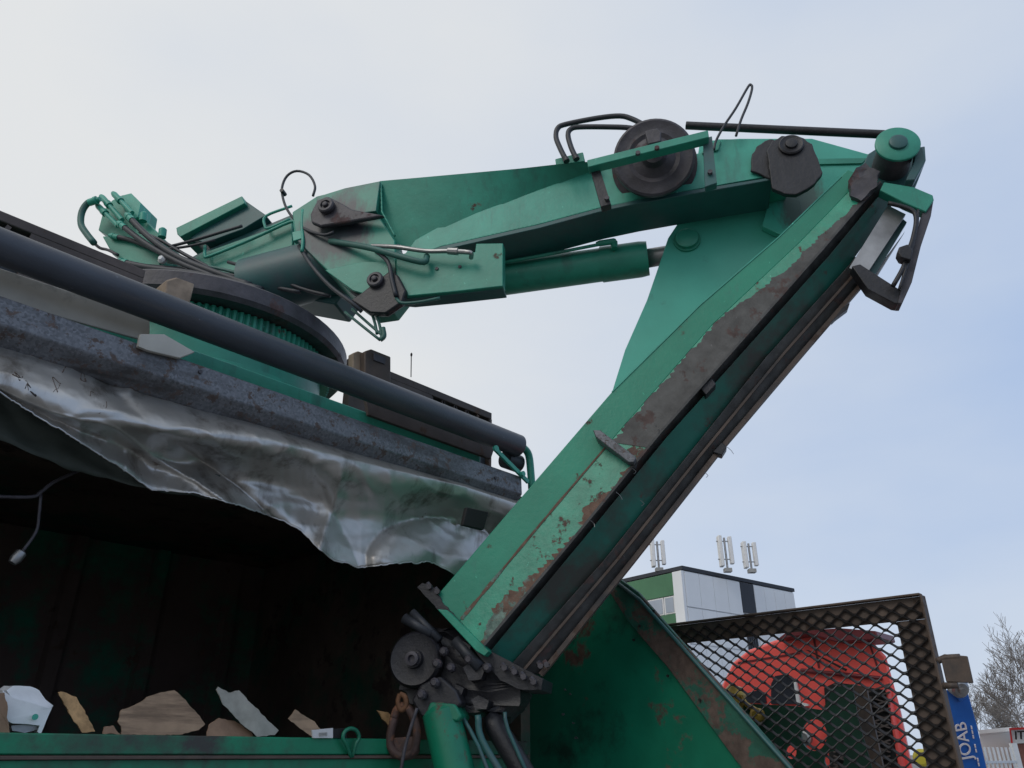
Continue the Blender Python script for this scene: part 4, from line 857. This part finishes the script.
p = C(413, 659, -.05); obj('hub_bolt', cyl(B(), p, -NV, [(0, .026), (.02, .026), (.022, .014), (.008, .012), (.008, .004)], 16), 'greasy', rd)
g_('bearing_cheek', cslab([(411, 700), (420, 685), (440, 676), (456, 690), (462, 704), (445, 716), (420, 716)], -.07, .08), 'grease', bevel=.008)
for q in ((436, 683), (423, 695), (445, 652), (452, 668), (438, 664), (470, 660), (488, 668)): g_('bolt', cyl(B(), C(*q, -.02 if q[0] > 440 else -.08), -NV, [(0, .018), (.02, .018), (.03, .010)], 8), 'greasy')
bm = B()
for a, b, r in (((404, 618), (432, 634), 5), ((412, 612), (440, 640), 4), ((455, 640), (480, 668), 6)): ctube([a, b], -.02, r, bm, smoothk=1)
g_('hose_stub', bm, 'rubber', smooth=True)
for a, b, r, o, mm in (((441, 712), (462, 800), 19, -.03, 'green_dark'), ((493, 722), (540, 800), 11, .05, 'grease')):
    p, q = C(*a, o), C(*b, o); R_ = pxr(p, r); d = q - p; g_('grab_cylinder', cyl(B(), p, d, [(-.03, R_ * .6), (0, R_), (.03, R_), (d.length, R_)], 36), mm, smooth=False)
bm = ctube([(462, 716), (478, 745), (495, 790)], -.03, 2, smoothk=2); ctube([(505, 712), (508, 730), (535, 790)], .0, 2, bm, smoothk=2); ctube([(478, 715), (482, 740), (512, 790)], -.02, 3.5, bm); g_('hydraulic_pipe', bm, 'green_shaded', smooth=True)
g_('cylinder_lug', cslab([(424, 716), (430, 702), (455, 704), (462, 716), (458, 722)], -.08, .12), 'green_dark', bevel=.008)
# the shackle with its rusty chain link
sh_ = thing('rusty_shackle', 'rusty oval shackle hanging beside the grapple disc in front of the sill', 'shackle', C(405, 700, -.05))
bm = ctube([(394, 718), (390, 740), (394, 752), (404, 756), (414, 750), (417, 730), (412, 714), (404, 706), (397, 710), (394, 718)], -.05, 4.2); obj('shackle_bow', bm, 'hook', sh_, smooth=True)
obj('shackle_plate', cslab([(390, 738), (417, 736), (418, 752), (410, 760), (396, 758), (389, 750)], -.05, .03), 'hook', sh_, bevel=.006)
bm = ctube([(400, 694), (398, 702), (401, 710), (406, 706), (405, 697), (400, 694)], -.06, 2.6); obj('chain_link', bm, 'orange', sh_, smooth=True)
obj('tension_rod', ctube([(417, 708), (410, 730), (404, 752), (398, 790)], -.10, 1.8), 'greasy', sh_, smooth=True)
